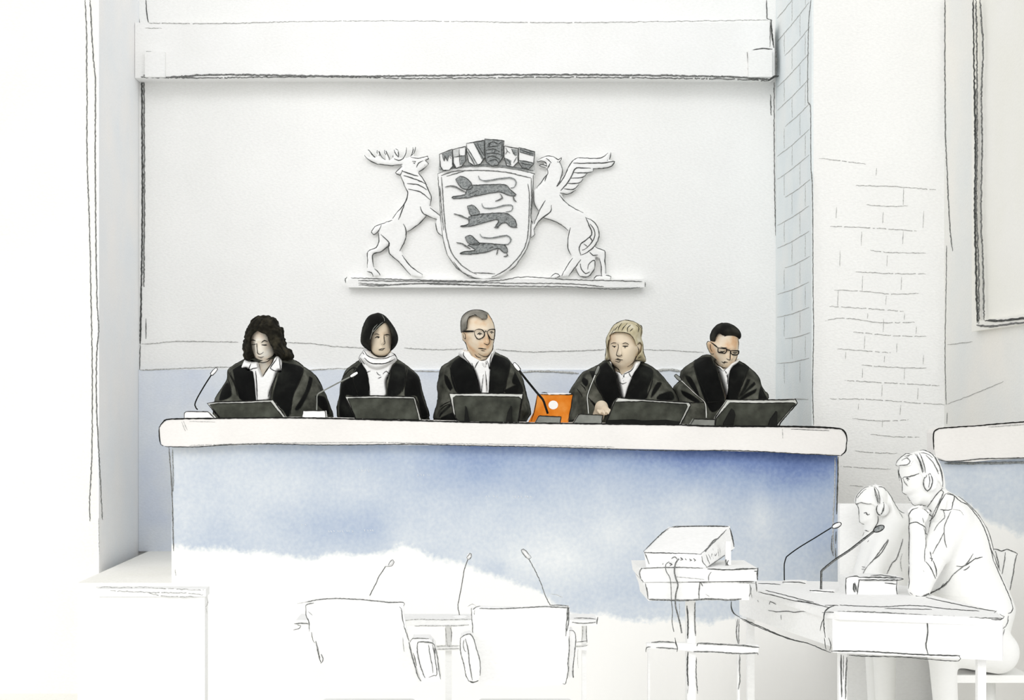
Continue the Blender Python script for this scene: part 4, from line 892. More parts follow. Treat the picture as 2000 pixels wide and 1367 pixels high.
monitor('j3', 'dark monitor with two black feet in front of the person with round glasses', [(262,978),(600,972),(1048,978),(1000,1290),(345,1290),(300,1180)], [(298,1020),(330,1000),(1000,1012),(1030,1035),(990,1290),(370,1290),(330,1240)], [], [[(430,1105),(450,1130),(478,1275),(476,1290),(420,1290)],[(918,1105),(932,1120),(935,1290),(862,1290),(880,1180)]])
monitor('j4', 'dark monitor with a slanted right edge in front of the blond person', [(640,968),(900,985),(1400,1018),(1418,1045),(1310,1250),(508,1250),(600,1015)], [(605,1010),(900,1005),(1370,1035),(1380,1060),(1290,1250),(515,1250)], [], [], band=[(530,1205),(800,1195),(900,1210),(1150,1200),(1300,1222),(1290,1250),(515,1250)])
monitor('j5', 'wide dark monitor with two black feet at the right end of the bench', [(745,972),(1100,975),(1485,972),(1498,962),(1522,1010),(1335,1230),(1320,1285),(600,1285),(608,1170)], [(770,1005),(1100,1012),(1480,1005),(1502,1015),(1300,1240),(1290,1285),(610,1285),(620,1180)], [], [[(795,1070),(820,1090),(835,1140),(812,1285),(715,1285),(700,1240),(740,1160)],[(1290,1098),(1302,1110),(1300,1285),(1200,1285),(1225,1190)]])
def gooseneck(label, group, pts, head, Y, base, base_mat, stem_w=2.4, stem_mat='INK', head_mat='INK', zbase=None, head_r=5, base_d=.07, outline=True, view='px'):
    """pts: stem from base upward; head: two ends of the capsule"""
    bx0 = sum(p[0] for p in base)/len(base); zb_ = zbase if zbase is not None else top_z((bx0-VX)*Y/F)
    root = thing('microphone', label, 'microphone', ((bx0-VX)*Y/F, Y, zb_), group)
    b = Part('base'); b.prism(base, Y-.01, Y-.01+base_d, MAT(base_mat)); b.line(plane_y(Y-.0115), base+base[:1], 1.8, 'INK' if outline else 'PENCIL', .25, curve=False); b.build(parent=root)
    s = Part('stem'); pp = smooth_line(pts, 4)
    s.tube([P(x, y, Y+.015) for x, y in pp], stem_w*.5*Y/F, MAT(stem_mat), 8)
    if stem_mat in ('BEZEL', 'WHITE'):
        for dd in (-1, 1): s.line(plane_y(Y+.0145-.002), [(x+dd*stem_w*.55, y) for x, y in pts], 1.2, 'INK', .15)
    s.build(parent=root)
    h = Part('head'); a = P(*head[0], Y+.015); c = P(*head[1], Y+.015); ax = c-a; L = ax.length; r = head_r*.5*Y/F
    prof = [(r*.35, 0), (r*.75, L*.08), (r, L*.3), (r*1.05, L*.6), (r*.85, L*.88), (r*.3, L)]
    h.lathe(a, prof, MAT(head_mat), 14, ax)
    if head_mat != 'INK':
        n = Vector((ax.z, 0, -ax.x)).normalized()
        ring = [a+n*r*1.0+ax*.05, a+n*r*1.15+ax*.5, a+n*r*.8+ax*.95, c, a-n*r*.8+ax*.95, a-n*r*1.15+ax*.5, a-n*r*1.0+ax*.05, a]
        h.tube([v+Vector((0,-r*.3,0)) for v in ring+ring[:1]], .8*Y/F, MAT('INK' if outline else 'PENCIL_D'), 5)
    h.build(parent=root)
    return root
G = 'gooseneck microphones on the judges\' bench'
def on_top(x0, x1, y0, Y):     # base outline sitting on the worktop
    return [(x0, top_y(x0, Y-.01)+.3), (x0, y0+3), (x0+4, y0), (x1-14, y0+.5), (x1-10, y0+3), (x1, top_y(x1, Y-.01)+.3)]
gooseneck('slim gooseneck microphone on a white base at the left end of the bench', G, [(386,800),(383,797),(380.5,791),(385,778),(400,752),(413,732)], [(412.5,732),(424,719)], 8.16, on_top(360, 419, 803.5, 8.16), 'WHITE', 2.6, 'INK', 'WHITE', head_r=6)
gooseneck('gooseneck microphone on a white base leaning right between the first two monitors', G, [(618.5,802),(619,785),(620,771),(632,763),(660,748),(684,736)], [(684,736),(699,727)], 8.16, [(590,top_y(590,8.15)+.3),(592,802),(635,802),(637,top_y(637,8.15)+.3)], 'WHITE', 2.6, 'GREY', 'WHITE', head_r=6)
gooseneck('black gooseneck microphone leaning left across the orange panel', G, [(1070,808),(1064,790),(1060,780),(1048,766),(1022,734),(1012,720)], [(1015,724),(1003,709)], 8.16, [(1045,top_y(1045,8.15)+.3),(1052,813),(1055,812),(1096,814),(1094,top_y(1094,8.15)+.3)], 'GREY', 4.4, 'INK', 'WHITE', head_r=7)
gooseneck('upright pale gooseneck microphone on a grey base left of the blond person\'s monitor', G, [(1149.5,808),(1148,790),(1147,775),(1152,758),(1160,738),(1163,731)], [(1163,732),(1170,714)], 8.16, [(1119,top_y(1119,8.15)+.3),(1130,810),(1134,808.5),(1177,811),(1175,top_y(1175,8.15)+.3)], 'GREY', 2.6, 'BEZEL', 'GREY', head_r=6)
gooseneck('pale gooseneck microphone with hooked head on a flat grey base left of the last monitor', G, [(1379.5,816),(1379,800),(1376,785),(1360,771),(1340,752),(1329,742)], [(1330,743),(1318,732)], 8.16, [(1348,top_y(1348,8.15)+.3),(1356,818),(1397,819.5),(1396,top_y(1396,8.15)+.3)], 'GREY', 2.6, 'BEZEL', 'GREY', head_r=6)
# orange panel with a round white spot
op = T('j3', [(1200,985),(1578,985),(1560,1130),(1530,1285),(1105,1285),(1160,1180)]); Yo = 8.45
op = [(x, min(y, top_y(x, Yo)) if y < 822 else top_y(x, Yo)+.2) for x, y in op]
fo = Part('orange_panel'); fo.prism(op, Yo, Yo+.03, MAT('ORANGE')); q = plane_y(Yo-.001)
fo.line(q, T('j3', [(1245,965),(1300,968),(1310,990)]), 2.0, 'INK', .3); fo.line(q, T('j3', [(1205,985),(1580,988),(1560,1120),(1528,1275)]), 1.8, 'INK', .3, curve=False); fo.line(q, T('j3', [(1200,985),(1170,1150),(1135,1270)]), 1.8, 'INK', .3)
fo.line(q, T('j3', [(1260,982),(1560,978)]), 3.2, 'WHITE', .3)  # white stroke: shine painted along the top edge
cc = T('j3', [(1370,1098)])[0]; c3 = P(cc[0], cc[1], Yo-.002)
fo.add([c3+Vector((math.cos(a)*.0235, 0, math.sin(a)*.0215)) for a in [2*math.pi*k/24 for k in range(24)]]+[c3+Vector((math.cos(a)*.0235, .004, math.sin(a)*.0215)) for a in [2*math.pi*k/24 for k in range(24)]],
       [tuple(range(24))]+[(k, 24+k, 24+(k+1) % 24, (k+1) % 24) for k in range(24)], MAT('WHITE'))
tag(fo.build(), 'small orange panel with a round white spot standing on the bench between two robed people', 'panel')
# ---------------------------------------------------------------- desk at the right
dz = .75
def on_z(x, y, z): Y = (EYE-z)*F/(y-VY); return P(x, y, Y)
desk = thing('witness_desk', 'white angled desk at lower right under the projector stand and the two listeners', 'desk', (1.45, 6.6, 0))
tp_ = [on_z(x, y, dz) for x, y in [(1441,1139),(1612,1192),(1640,1195),(1958,1207),(1946,1194),(1826,1164),(1790,1146),(1700,1138),(1600,1135),(1480,1134)]]
dt = Part('desktop'); n = len(tp_)
from mathutils.geometry import tessellate_polygon as _tp
tri = _tp([[Vector((p.x, p.y, 0)) for p in tp_]])
v = tp_+[p-Vector((0, 0, .028)) for p in tp_]
ff = []
for t in tri:
    A, B, C_ = [v[i] for i in t]
    t = tuple(t) if (B-A).cross(C_-A).z > 0 else (t[0], t[2], t[1])
    ff += [t, (t[0]+n, t[2]+n, t[1]+n)]
dt.add(v, ff+[(i, i+n, (i+1) % n+n, (i+1) % n) for i in range(n)], MAT('WHITE'))
top_pl = plane((0, 0, dz+.001), (0, 0, 1))
for l in [[(210,205),(300,208),(360,212)],[(260,252),(330,268),(480,308),(585,332)],[(210,262),(330,290),(440,318),(560,338),(690,368)],[(660,352),(750,352)],[(760,350),(900,358),(1060,362),(1200,354),(1330,358),(1500,378),(1700,390)],[(1340,298),(1500,335),(1700,375),(1815,392)],[(1815,388),(1800,402)],[(1060,372),(1250,378),(1380,380)]]:
    dt.line(top_pl, T('q', l), 1.9, 'PENCIL_D', .35)
A0, B0, C0 = tp_[0], (tp_[1]+tp_[2])/2, tp_[3]
def vplane(a, b, z0=0):
    d_ = (b-a); nrm = Vector((-d_.y, d_.x, 0)).normalized()
    if nrm.y > 0: nrm = -nrm
    return plane(a+nrm*.001, nrm), nrm
fp, fn = vplane(B0, C0); sp2, sn = vplane(A0, B0)
dt.line(fp, T('q', [(640,400),(800,396),(950,396),(1100,404),(1350,420),(1600,432),(1850,440)]), 2.2, 'PENCIL', .6)
dt.line(fp, T('q', [(815,392),(900,405)]), 1.8, 'PENCIL_D'); dt.line(fp, T('q', [(1835,410),(1850,420),(1868,428),(1840,448),(1780,446)]), 2, 'PENCIL_D')
dt.build(parent=desk)
def slab_v(name, a, b, z0, z1, t, lines, nrm, pl, mat='WHITE'):
    s = Part(name); w_ = -nrm*t
    s.hexa([Vector((a.x, a.y, z0)), Vector((b.x, b.y, z0)), Vector((b.x, b.y, z0))+w_, Vector((a.x, a.y, z0))+w_, Vector((a.x, a.y, z1)), Vector((b.x, b.y, z1)), Vector((b.x, b.y, z1))+w_, Vector((a.x, a.y, z1))+w_], MAT(mat))
    for wd, l in lines: s.line(pl, T('q', l), wd, 'PENCIL_D', .4)
    return s.build(parent=desk)
zlow = .60
slab_v('front_panel', B0, C0, zlow, dz-.028, .03, [(2.4,[(735,352),(690,366),(660,395),(650,450),(655,520),(660,570)]),(1.8,[(650,440),(635,480),(628,525)]),(1.8,[(655,570),(660,620),(668,650)]),(1.8,[(683,570),(700,620),(690,655)]),(2.4,[(1343,430),(1352,520),(1340,620),(1355,685)]),(2.2,[(700,660),(900,662),(1100,672),(1300,684),(1570,692)]),(2.4,[(820,688),(950,696),(1060,697)]),(1.8,[(900,692),(1200,702),(1350,715),(1560,726),(1562,695)])], fn, fp)
a_ = A0.lerp(B0, .02); slab_v('side_panel', a_, B0, zlow+.02, dz-.028, .03, [(3.0,[(28,325),(30,370),(45,405),(85,432)]),(2.2,[(85,436),(200,485),(400,570),(550,610),(640,648),(700,672)]),(1.6,[(100,450),(250,515),(420,580),(540,605)]),(1.6,[(205,318),(212,330)]),(1.8,[(285,345),(290,328),(310,335),(330,345)]),(1.4,[(275,385),(330,395),(400,392),(460,398),(520,394),(620,402)]),(1.3,[(355,325),(480,322),(620,345)]),(1.4,[(362,415),(364,450)])], sn, sp2)
ql = plane_y(6.349)
lg_ = Part('leg'); lx = P(1648, 0, 6.35).x; lg_.box((lx-.018, 6.35, 0), (lx+.012, 6.38, zlow), MAT('WHITE'))
lg_.line(ql, T('q', [(768,685),(768,800),(772,970)]), 2.6, 'PENCIL_D', .3); lg_.line(ql, T('q', [(785,690),(783,850)]), 1.6, 'PENCIL', .3); lg_.line(ql, T('q', [(808,700),(800,850),(798,985)]), 3.0, 'PENCIL', .4)
lg_.build(parent=desk)
for (x, y) in ((A0.x+.04, A0.y-.08), (C0.x-.05, C0.y+.09)):
    Part('leg').box((x-.015, y-.015, 0), (x+.015, y+.015, zlow+.03), MAT('WHITE')).build(parent=desk)
# two desk microphones
def desk_mic(label, view, pts, head, base, Y, w, bl, dark):
    pp = T(view, pts); b = T(view, base); bxx = sum(p[0] for p in b)/len(b)
    root = thing('microphone', label, 'microphone', ((bxx-VX)*Y/F, Y, dz), 'microphones on the angled desk')
    c = on_z(bxx, sum(p[1] for p in b)/len(b), dz); rx_ = (max(p[0] for p in b)-min(p[0] for p in b))/2*Y/F
    bp_ = Part('base'); m_ = 24; pts_ = [(c.x+math.cos(a)*rx_, c.y+math.sin(a)*rx_*.55) for a in [2*math.pi*i/m_ for i in range(m_)]]
    bp_.add([(x, y, dz) for x, y in pts_]+[(x, y, dz+.012) for x, y in pts_], [tuple(range(m_-1, -1, -1)), tuple(range(m_, 2*m_))]+[(i, (i+1) % m_, (i+1) % m_+m_, i+m_) for i in range(m_)], MAT('WHITE'))
    q = on_mesh(bp_.bvh(), c.y, .0012)
    for l in bl: bp_.line(q, T(view, l), 1.8, 'PENCIL_D', .3)
    bp_.build(parent=root)
    Ys = c.y; s = Part('stem'); s.tube([P(x, y, Ys) for x, y in smooth_line(pp, 4)], w*.5*Ys/F, MAT(dark), 8)
    if w > 3: s.line(plane_y(Ys-.004), [(x-1.2, y-1.2) for x, y in pp], 1.3, 'INK', .2)
    s.build(parent=root)
    h = Part('head'); (hx0, hy0), (hx1, hy1) = T(view, head); a = P(hx0, hy0, Ys); e_ = P(hx1, hy1, Ys); ax = e_-a; r = .0098 if w < 3 else .011
    h.lathe(a, [(r*.3, 0), (r*.8, ax.length*.15), (r, ax.length*.5), (r*.85, ax.length*.85), (r*.3, ax.length)], MAT('WHITE' if w < 3 else 'SHADE'), 16, ax)
    n_ = Vector((ax.z, 0, -ax.x)).normalized(); rg = [a+ax*(.5-.5*math.cos(t))+n_*math.sin(t)*r*1.05+Vector((0, -.004, 0)) for t in [2*math.pi*i/20 for i in range(21)]]
    h.tube(rg, .0019, MAT('INK'), 5); h.build(parent=root)
desk_mic('thin white-headed gooseneck microphone nearer the projector stand', 'm', [(378,930),(377,800),(378,740),(388,700),(400,670),(520,580),(700,470),(780,420),(862,370)], [(866,368),(960,325)], [(355,930),(610,945),(480,965),(500,925)], 6.9, 2.3, [[(355,930),(460,928),(560,935),(608,948)],[(360,935),(400,958),(435,968)],[(430,968),(520,975),(600,985),(650,980)]], 'INK')
desk_mic('thick grey-headed gooseneck microphone nearest the white box on the angled desk', 'm', [(755,1000),(758,860),(758,820),(800,780),(900,700),(1050,600),(1160,515),(1250,445),(1300,405)], [(1292,405),(1400,355)], [(640,1015),(905,1045),(780,1058),(770,1010)], 6.7, 4.6, [[(560,1013),(720,1018),(850,1030),(905,1035)],[(645,1018),(675,1045),(780,1052),(890,1060),(905,1045),(870,1025)]], 'PENCIL')
# box lying on the desk
bxr = thing('storage_box', 'white lidded box lying on the angled desk in front of the smaller listener', 'box', (P(1700,0,6.85).x, 6.9, dz))
Yb = 6.80
b = Part('case'); b.prism(T('p', [(48,1015),(140,1012),(430,1025),(430,1158),(130,1152),(46,1146)]), Yb, Yb+.13, MAT('WHITE')); q = plane_y(Yb-.001)
b.lines(q, 'p', [[(45,1030),(60,1015),(95,1008),(142,1014),(138,1080),(130,1150)],[(48,1018),(44,1080),(48,1145)],[(45,1145),(90,1152),(125,1154)],[(425,1040),(422,1100),(430,1158)],[(335,1058),(420,1066)]], 2.0, 'PENCIL_D', jit=.3)
b.lines(q, 'p', [[(104,1060),(102,1100),(110,1125),(118,1120)],[(112,1055),(124,1100),(128,1122)],[(108,1062),(116,1115)]], 2.4, 'PENCIL_D', jit=.3)
b.build(parent=bxr)
b = Part('lid'); b.prism(T('p', [(140,1014),(300,1010),(465,1020),(474,1028),(460,1036),(140,1034)]), Yb-.006, Yb+.13, MAT('WHITE')); q = plane_y(Yb-.007)
b.lines(q, 'p', [[(140,1016),(250,1016),(350,1018),(460,1022),(474,1028)],[(140,1034),(300,1036),(440,1035),(472,1030)],[(230,1003),(300,998),(350,1004),(420,1014)]], 2.4, 'PENCIL_D', jit=.5)
b.build(parent=bxr)
b = Part('tray'); b.prism(T('p', [(128,1150),(440,1163),(480,1152),(480,1160),(440,1176),(130,1164)]), Yb-.012, Yb+.13, MAT('WHITE'))
b.lines(plane_y(Yb-.013), 'p', [[(128,1148),(250,1153),(380,1163),(440,1161),(482,1151)],[(128,1163),(300,1168),(440,1172),(520,1170)]], 2.2, 'PENCIL_D', jit=.4); b.build(parent=bxr)

# ---------------------------------------------------------------- the man with headphones
def part_lines(pt, pj, view, lst, w=2.0, mat='PENCIL_D', **k):
    for l in lst:
        ww = w; mm = mat
        if isinstance(l, tuple): ww, mm, l = l
        pt.line(pj, T(view, l), ww, mm, .35, step=3, **k)
Yh = 6.90
man = thing('person', 'large listener in headphones and open-collared shirt, chin on hand, leaning on the desk', 'person', (P(1890,0,Yh).x, Yh, 0))
head = [(540,92),(592,75),(660,85),(708,128),(742,200),(762,270),(764,345),(740,400),(700,440),(650,490),(590,480),(560,484),(535,470),(527,450),(518,432),(508,420),(512,408),(494,400),(466,386),(468,372),(462,340),(452,295),(443,235),(438,192),(440,150),(485,108)]
neck = [(640,430),(745,330),(800,400),(830,470),(780,640),(690,600),(650,520)]
torso = [(700,430),(775,385),(860,410),(950,480),(1030,568),(1085,670),(1120,790),(1145,900),(1200,1020),(1250,1125),(1286,1222),(1290,1262),(1250,1420),(1230,1560),(1130,1700),(960,1700),(860,1560),(800,1300),(720,1110),(690,900),(680,700),(650,600),(660,520)]
X0 = P(1640, 0, Yh).x
kx = lambda x, y, Y: tuple(P(1640+x/3.797, 860+y/3.797, Y))
fl = Field(axis(P(1740,0,Yh).x, P(1985,0,Yh).x, .008, (P(1745,0,Yh).x, P(1860,0,Yh).x, .0035)), axis(6.60, 7.14, .010, (6.66, 7.0, .006)), axis(-.005, 1.36, .012, (.74, 1.36, .0038)))
hf = fl.inflate(T('p', head), Yh, .074, .074, .062)
nk = fl.inflate(T('p', neck), Yh, .058, .058, .05)
to = fl.inflate(T('p', torso), Yh+.02, .135, .16, .11)
sh_ = kx(830, 600, 6.82); el = kx(590, 1095, 6.76); wr = kx(575, 660, 6.80); pa = kx(575, 560, 6.83)
ua = fl.cap(sh_, el, .062, .042); fa = fl.cap(el, wr, .040, .029)
hd_ = smin(fl.cap(wr, pa, .028, .030), fl.cap(kx(600,560,6.82), kx(560,540,6.84), .028, .024), .012)
M = smin(smin(hf, nk, .02), to, .03)
M = smin(M, ua, .03); M = smin(M, fa, .018); M = smin(M, hd_, .012)
for i in range(4):      # curled fingers under the chin, unequal
    p1 = kx(535+i*22, 565-i*3, 6.805+.004*i); p2 = kx(520+i*24, 525-i*6, 6.82+.006*i); p3 = kx(545+i*22, 500-i*4+(i==3)*6, 6.85+.004*i)
    M = smin(M, smin(fl.cap(p1, p2, .0095, .009), fl.cap(p2, p3, .009, .0075), .004), .005)
M = smin(M, fl.cap(kx(625,585,6.80), kx(655,525,6.83), .012, .009), .008)
el2 = kx(720, 1085, 7.02); M = smin(M, fl.cap(kx(800,640,7.0), el2, .055, .04), .03); M = smin(M, fl.cap(el2, kx(560,1120,7.06), .038, .028), .02)   # far arm on the desk
hp1 = kx(1120, 1560, Yh); 
for s in (-.09, .10):
    kn = kx(760, 1560, Yh+s); M = smin(M, fl.cap((hp1[0], Yh+s, .52), (kn[0], Yh+s, .53), .085, .06), .03)
    M = smin(M, fl.cap((kn[0], Yh+s, .52), (kn[0]+.03, Yh+s, .07), .055, .04), .02); M = smin(M, fl.cap((kn[0]+.03, Yh+s, .04), (kn[0]-.04, Yh+s, .035), .036, .03), .02)
M = np.maximum(M, np.where(fl.Z < .2, -fl.Z, -9))
body = Part('body'); fl.mesh(body, M, MAT('FIGURE')); mb_ = body.bvh(); pj = on_mesh(mb_, Yh)
part_lines(body, pj, 'p', [[(440,195),(440,240),(452,275),(462,310),(466,385),(478,400),(494,404)],[(500,418),(512,430),(520,445),(528,448)],[(528,452),(535,468),(560,482),(592,476)],[(590,483),(640,485)],
 [(465,285),(480,272),(520,268),(590,245)],(2.6,'PENCIL_D',[(492,285),(500,282),(516,290)]),(2.6,'PENCIL_D',[(500,290),(508,300)]),(1.6,'PENCIL',[(470,285),(485,320),(505,340)]),(1.5,'PENCIL_L',[(475,300),(500,330)]),(2.4,'PENCIL_D',[(428,292),(436,300)]),
 [(424,215),(432,260),(440,285)],[(580,500),(535,515),(512,560),(495,640)],(2.4,'PENCIL',[(512,540),(495,640),(482,720),(485,800),(500,920)]),[(488,760),(496,860),(503,920)],[(498,930),(515,1010),(515,1060),(508,1100)],
 [(440,638),(500,625),(560,605),(600,622),(640,655),(650,740),(668,810),(680,870)],(1.7,'PENCIL',[(625,640),(640,760),(630,830),(632,900)]),[(640,900),(665,930),(690,975),(712,1025)],[(690,890),(715,950),(718,1010)],(2.6,'PENCIL_D',[(670,870),(685,878),(680,895)]),
 (1.8,'PENCIL',[(520,1128),(540,1145)]),(1.6,'PENCIL',[(615,575),(625,610)]),(1.5,'PENCIL_L',[(620,960),(625,975)])])
body.build(parent=man)
# shirt over torso and upper arm
def shell(fld, f0, d): return f0-d
S = smin(smin(fl.inflate(T('p', torso), Yh+.02, .148, .17, .11), fl.cap(sh_, tuple(.45*a+.55*b_ for a, b_ in zip(el, sh_)), .070, .060), .03), fl.cap(kx(800,640,7.0), kx(740,980,7.02), .062, .05), .03)
S = np.maximum(S, -(fl.inflate(T('p', [(560,380),(760,300),(760,440),(690,575),(640,600),(560,560)]), Yh, .3, .3, .05)))
S = np.maximum(S, .50-fl.Z)
shp = Part('shirt'); fl.mesh(shp, S, MAT('FIGURE')); sj = on_mesh([shp.bvh(), mb_], Yh)
part_lines(shp, sj, 'p', [[(765,355),(720,400),(690,440),(650,495)],[(785,395),(745,460),(720,520),(695,570),(665,600)],(2.2,'PENCIL',[(740,375),(770,385),(700,530)]),[(800,388),(850,412),(840,460),(830,512)],[(745,512),(790,518),(830,512)],[(625,510),(645,525),(665,550),(690,565)],[(660,510),(680,530),(670,512)],
 (2.4,'PENCIL_D',[(790,395),(850,412),(890,450),(950,482),(1000,540),(1050,610),(1090,700),(1115,790),(1140,890)]),(2.2,'PENCIL_D',[(1140,890),(1170,960),(1215,1060),(1255,1150),(1278,1215)]),(1.6,'PENCIL',[(880,405),(950,460),(1000,510),(1060,600),(1110,680),(1150,770),(1185,810)]),
 (2.2,'PENCIL',[(1110,770),(1135,840),(1165,900),(1190,970)]),[(1278,1215),(1285,1245),(1270,1275),(1250,1285)],
 (1.8,'PENCIL',[(700,530),(675,600),(660,680)]),(1.8,'PENCIL',[(768,520),(778,570),(730,620),(698,670)]),(1.8,'PENCIL',[(825,525),(790,600),(775,650),(780,740),(795,795)]),(1.8,'PENCIL',[(775,680),(745,740),(715,790),(690,840)]),(1.4,'PENCIL_L',[(840,512),(890,520),(920,555)]),
 [(565,1152),(600,1160),(650,1145),(720,1110),(760,1085),(800,1045)],(1.8,'PENCIL',[(620,1150),(700,1118),(780,1075),(830,1010),(870,970),(940,915),(990,840)]),[(865,932),(910,936),(960,910),(1012,870)],[(1000,880),(1060,865)],[(918,962),(945,952),(965,932)],(1.6,'PENCIL',[(715,1105),(735,1110),(770,1060)]),
 (1.8,'PENCIL',[(1250,1300),(1245,1350),(1225,1390)]),(1.8,'PENCIL',[(1225,1380),(1180,1440)]),(1.8,'PENCIL',[(1225,1400),(1205,1460),(1185,1510),(1130,1530)])])
shp.build(parent=man)
hair = [(418,182),(440,140),(498,98),(540,105),(560,92),(610,72),(664,84),(712,128),(748,200),(768,275),(772,350),(745,372),(720,330),(700,300),(600,300),(560,240),(535,175),(515,150),(500,182),(450,195)]
hfl = Field(axis(P(1745,0,Yh).x, P(1850,0,Yh).x, .0035), axis(Yh-.10, Yh+.10, .005), axis(P(0,965,Yh).z, P(0,870,Yh).z, .0035))
H2 = np.maximum(hfl.inflate(T('p', [(418,182),(440,138),(498,95),(540,100),(610,69),(668,82),(716,126),(750,198),(771,275),(776,355),(740,390),(640,400),(500,360),(440,230)]), Yh, .082, .082, .065), hfl.prism(T('p', hair), Yh, 6, 8))
hr = Part('hair'); hfl.mesh(hr, H2, MAT('FIGURE')); hj = on_mesh(hr.bvh(), Yh)
part_lines(hr, hj, 'p', [[(416,188),(430,150),(470,115),(500,98),(545,110)],[(560,95),(610,74),(660,86),(700,118),(735,175),(757,240),(766,320)],(2.2,'PENCIL',[(700,120),(740,200),(762,290),(765,345)]),(2,'PENCIL',[(420,190),(460,185),(500,180),(522,155),(495,130),(460,150)]),(2,'PENCIL',[(480,120),(520,110),(500,125)]),
 (2.2,'PENCIL_D',[(530,170),(545,210),(575,250),(605,290)]),(1.8,'PENCIL',[(550,215),(565,205)]),(1.8,'PENCIL',[(640,110),(690,160),(715,210),(735,250)]),(1.6,'PENCIL',[(600,92),(650,100),(690,130)]),(1.8,'PENCIL_D',[(718,348),(740,338)]),(2,'PENCIL',[(700,180),(730,230)])])
hr.build(parent=man)
def headphones(parent, view, band, cup, r, Y, half, lines, cuplines, top):
    h = Part('headphones'); c = T(view, [cup])[0]; cp = P(c[0], c[1], Y)
    pts = [P(x, y, Y) for x, y in smooth_line(T(view, band), 4)]
    zt_ = max(p.z for p in pts); zb2 = cp.z
    arc = []
    for i in range(13):
        t = math.pi*i/12; f_ = (1+math.cos(t))/2
        arc.append(Vector((cp.x+(pts[0].x-cp.x)*math.sin(t), Y-math.cos(t)*half, zb2+(zt_+.008-zb2)*math.sin(t)**.8)))
    h.tube(arc, .008, MAT('WHITE'), 8, flat=.5)
    hm = h.build(parent=parent)
    for s in (-1, 1):
        e = Part('ear_cup'); cc_ = Vector((cp.x, Y+s*half, zb2)); ax = Vector((0, s, 0))
        prof = [(.3, -.012), (.95, -.010), (1.0, 0), (.9, .012), (.5, .017), (.1, .018)]
        m_ = 22; vv = []; ffc = []
        for (rr, hh_) in prof: vv += [cc_+ax*hh_+Vector((math.cos(2*math.pi*k/m_)*r[0]*rr, 0, math.sin(2*math.pi*k/m_)*r[1]*rr)) for k in range(m_)]
        for i in range(len(prof)-1):
            for k in range(m_): ffc.append((i*m_+k, i*m_+(k+1) % m_, (i+1)*m_+(k+1) % m_, (i+1)*m_+k))
        ffc += [tuple(range(m_-1, -1, -1)), tuple((len(prof)-1)*m_+k for k in range(m_))]
        if s < 0: ffc = [f_[::-1] for f_ in ffc]
        e.add(vv, ffc, MAT('WHITE'), True)
        if s < 0:
            part_lines(e, on_mesh(e.bvh(), Y-half), view, cuplines, 1.9)
            part_lines(e, plane_y(Y-half-.004), view, lines, 2.0)
        e.build(parent=hm)
headphones(man, 'p', [(580,100),(610,170),(630,240)], (636,308), (.028, .036), Yh, .082,
 [[(558,98),(580,130),(600,180),(615,240)],[(590,92),(612,140),(628,190),(636,240)],(1.8,'PENCIL',[(570,100),(600,160),(622,235)])],
 [[(590,255),(585,300),(600,345),(625,372),(650,376),(675,352),(688,310),(682,265),(660,232)],[(600,250),(590,265),(580,245)],(1.5,'PENCIL',[(612,262),(625,278),(645,270),(640,245)]),(1.6,'PENCIL',[(655,235),(668,300),(660,350)])], None)
# his chair
ch = thing('chair', 'white slatted chair behind the large listener at the right edge', 'chair', (P(1950,0,7.1).x, 7.05, 0))
Yc_ = 7.14; bp2 = T('p', [(1120,802),(1200,818),(1240,806),(1315,835),(1290,960),(1258,1130),(1190,1120),(1150,960)])
c = Part('backrest'); c.prism(bp2, Yc_, Yc_+.025, MAT('FIGURE')); part_lines(c, plane_y(Yc_-.001), 'p', [[(1125,802),(1165,808),(1200,820),(1240,808),(1275,820),(1318,838)],(2.2,'PENCIL',[(1318,838),(1300,900),(1285,1000),(1262,1110)]),(1.8,'PENCIL',[(1228,830),(1222,900),(1205,990)]),(2,'PENCIL',[(1155,820),(1175,900),(1185,960)])], 2.0)
c.build(parent=ch)
c = Part('seat'); xs_ = P(1952,0,7.14).x; c.box((xs_-.28, 6.80, .40), (xs_+.02, 7.12, .43), MAT('FIGURE')); c.build(parent=ch)
c = Part('column'); c.lathe((xs_-.10, 6.95, 0), [(.16,0),(.16,.012),(.03,.03),(.025,.40)], MAT('FIGURE'), 24); c.build(parent=ch)
Part('post').box((xs_-.015, Yc_, .40), (xs_+.015, Yc_+.025, .74), MAT('FIGURE')).build(parent=ch)

# ---------------------------------------------------------------- the smaller listener
Yg = 7.44
g2 = thing('person', 'smaller listener in headphones with head bowed, left of the larger one', 'person', (P(1720,0,Yg).x, Yg, 0))
head = [(120,470),(124,430),(150,385),(185,358),(245,338),(310,345),(345,390),(352,450),(335,520),(300,575),(270,635),(240,672),(215,680),(195,684),(182,665),(180,640),(172,622),(150,612),(146,600),(146,570),(138,520)]
tor = [(180,690),(235,660),(270,600),(300,520),(330,372),(372,408),(412,480),(450,530),(500,560),(520,700),(520,1000),(520,1300),(300,1500),(160,1300),(105,1020),(130,900),(160,800)]
k7 = lambda x, y, Y: tuple(P(1640+x/3.797, 860+y/3.797, Y))
gl = Field(axis(P(1662,0,Yg).x, P(1785,0,Yg).x, .004), axis(7.16, 7.60, .012), axis(-.005, 1.19, .012, (.6, 1.19, .004)))
G_ = smin(gl.inflate(T('p', head), Yg, .070, .070, .06), gl.inflate(T('p', tor), Yg+.02, .13, .13, .10), .02)
e1 = k7(240, 1010, 7.34); G_ = smin(G_, gl.cap(k7(400,620,7.37), e1, .045, .036), .03); G_ = smin(G_, gl.cap(e1, k7(330,1075,7.26), .034, .026), .02)
for i in range(4): G_ = smin(G_, gl.cap(k7(330+i*14,1075+i*5,7.26-.005*i), k7(355+i*16,1090+i*6,7.235-.004*i), .009, .007), .006)
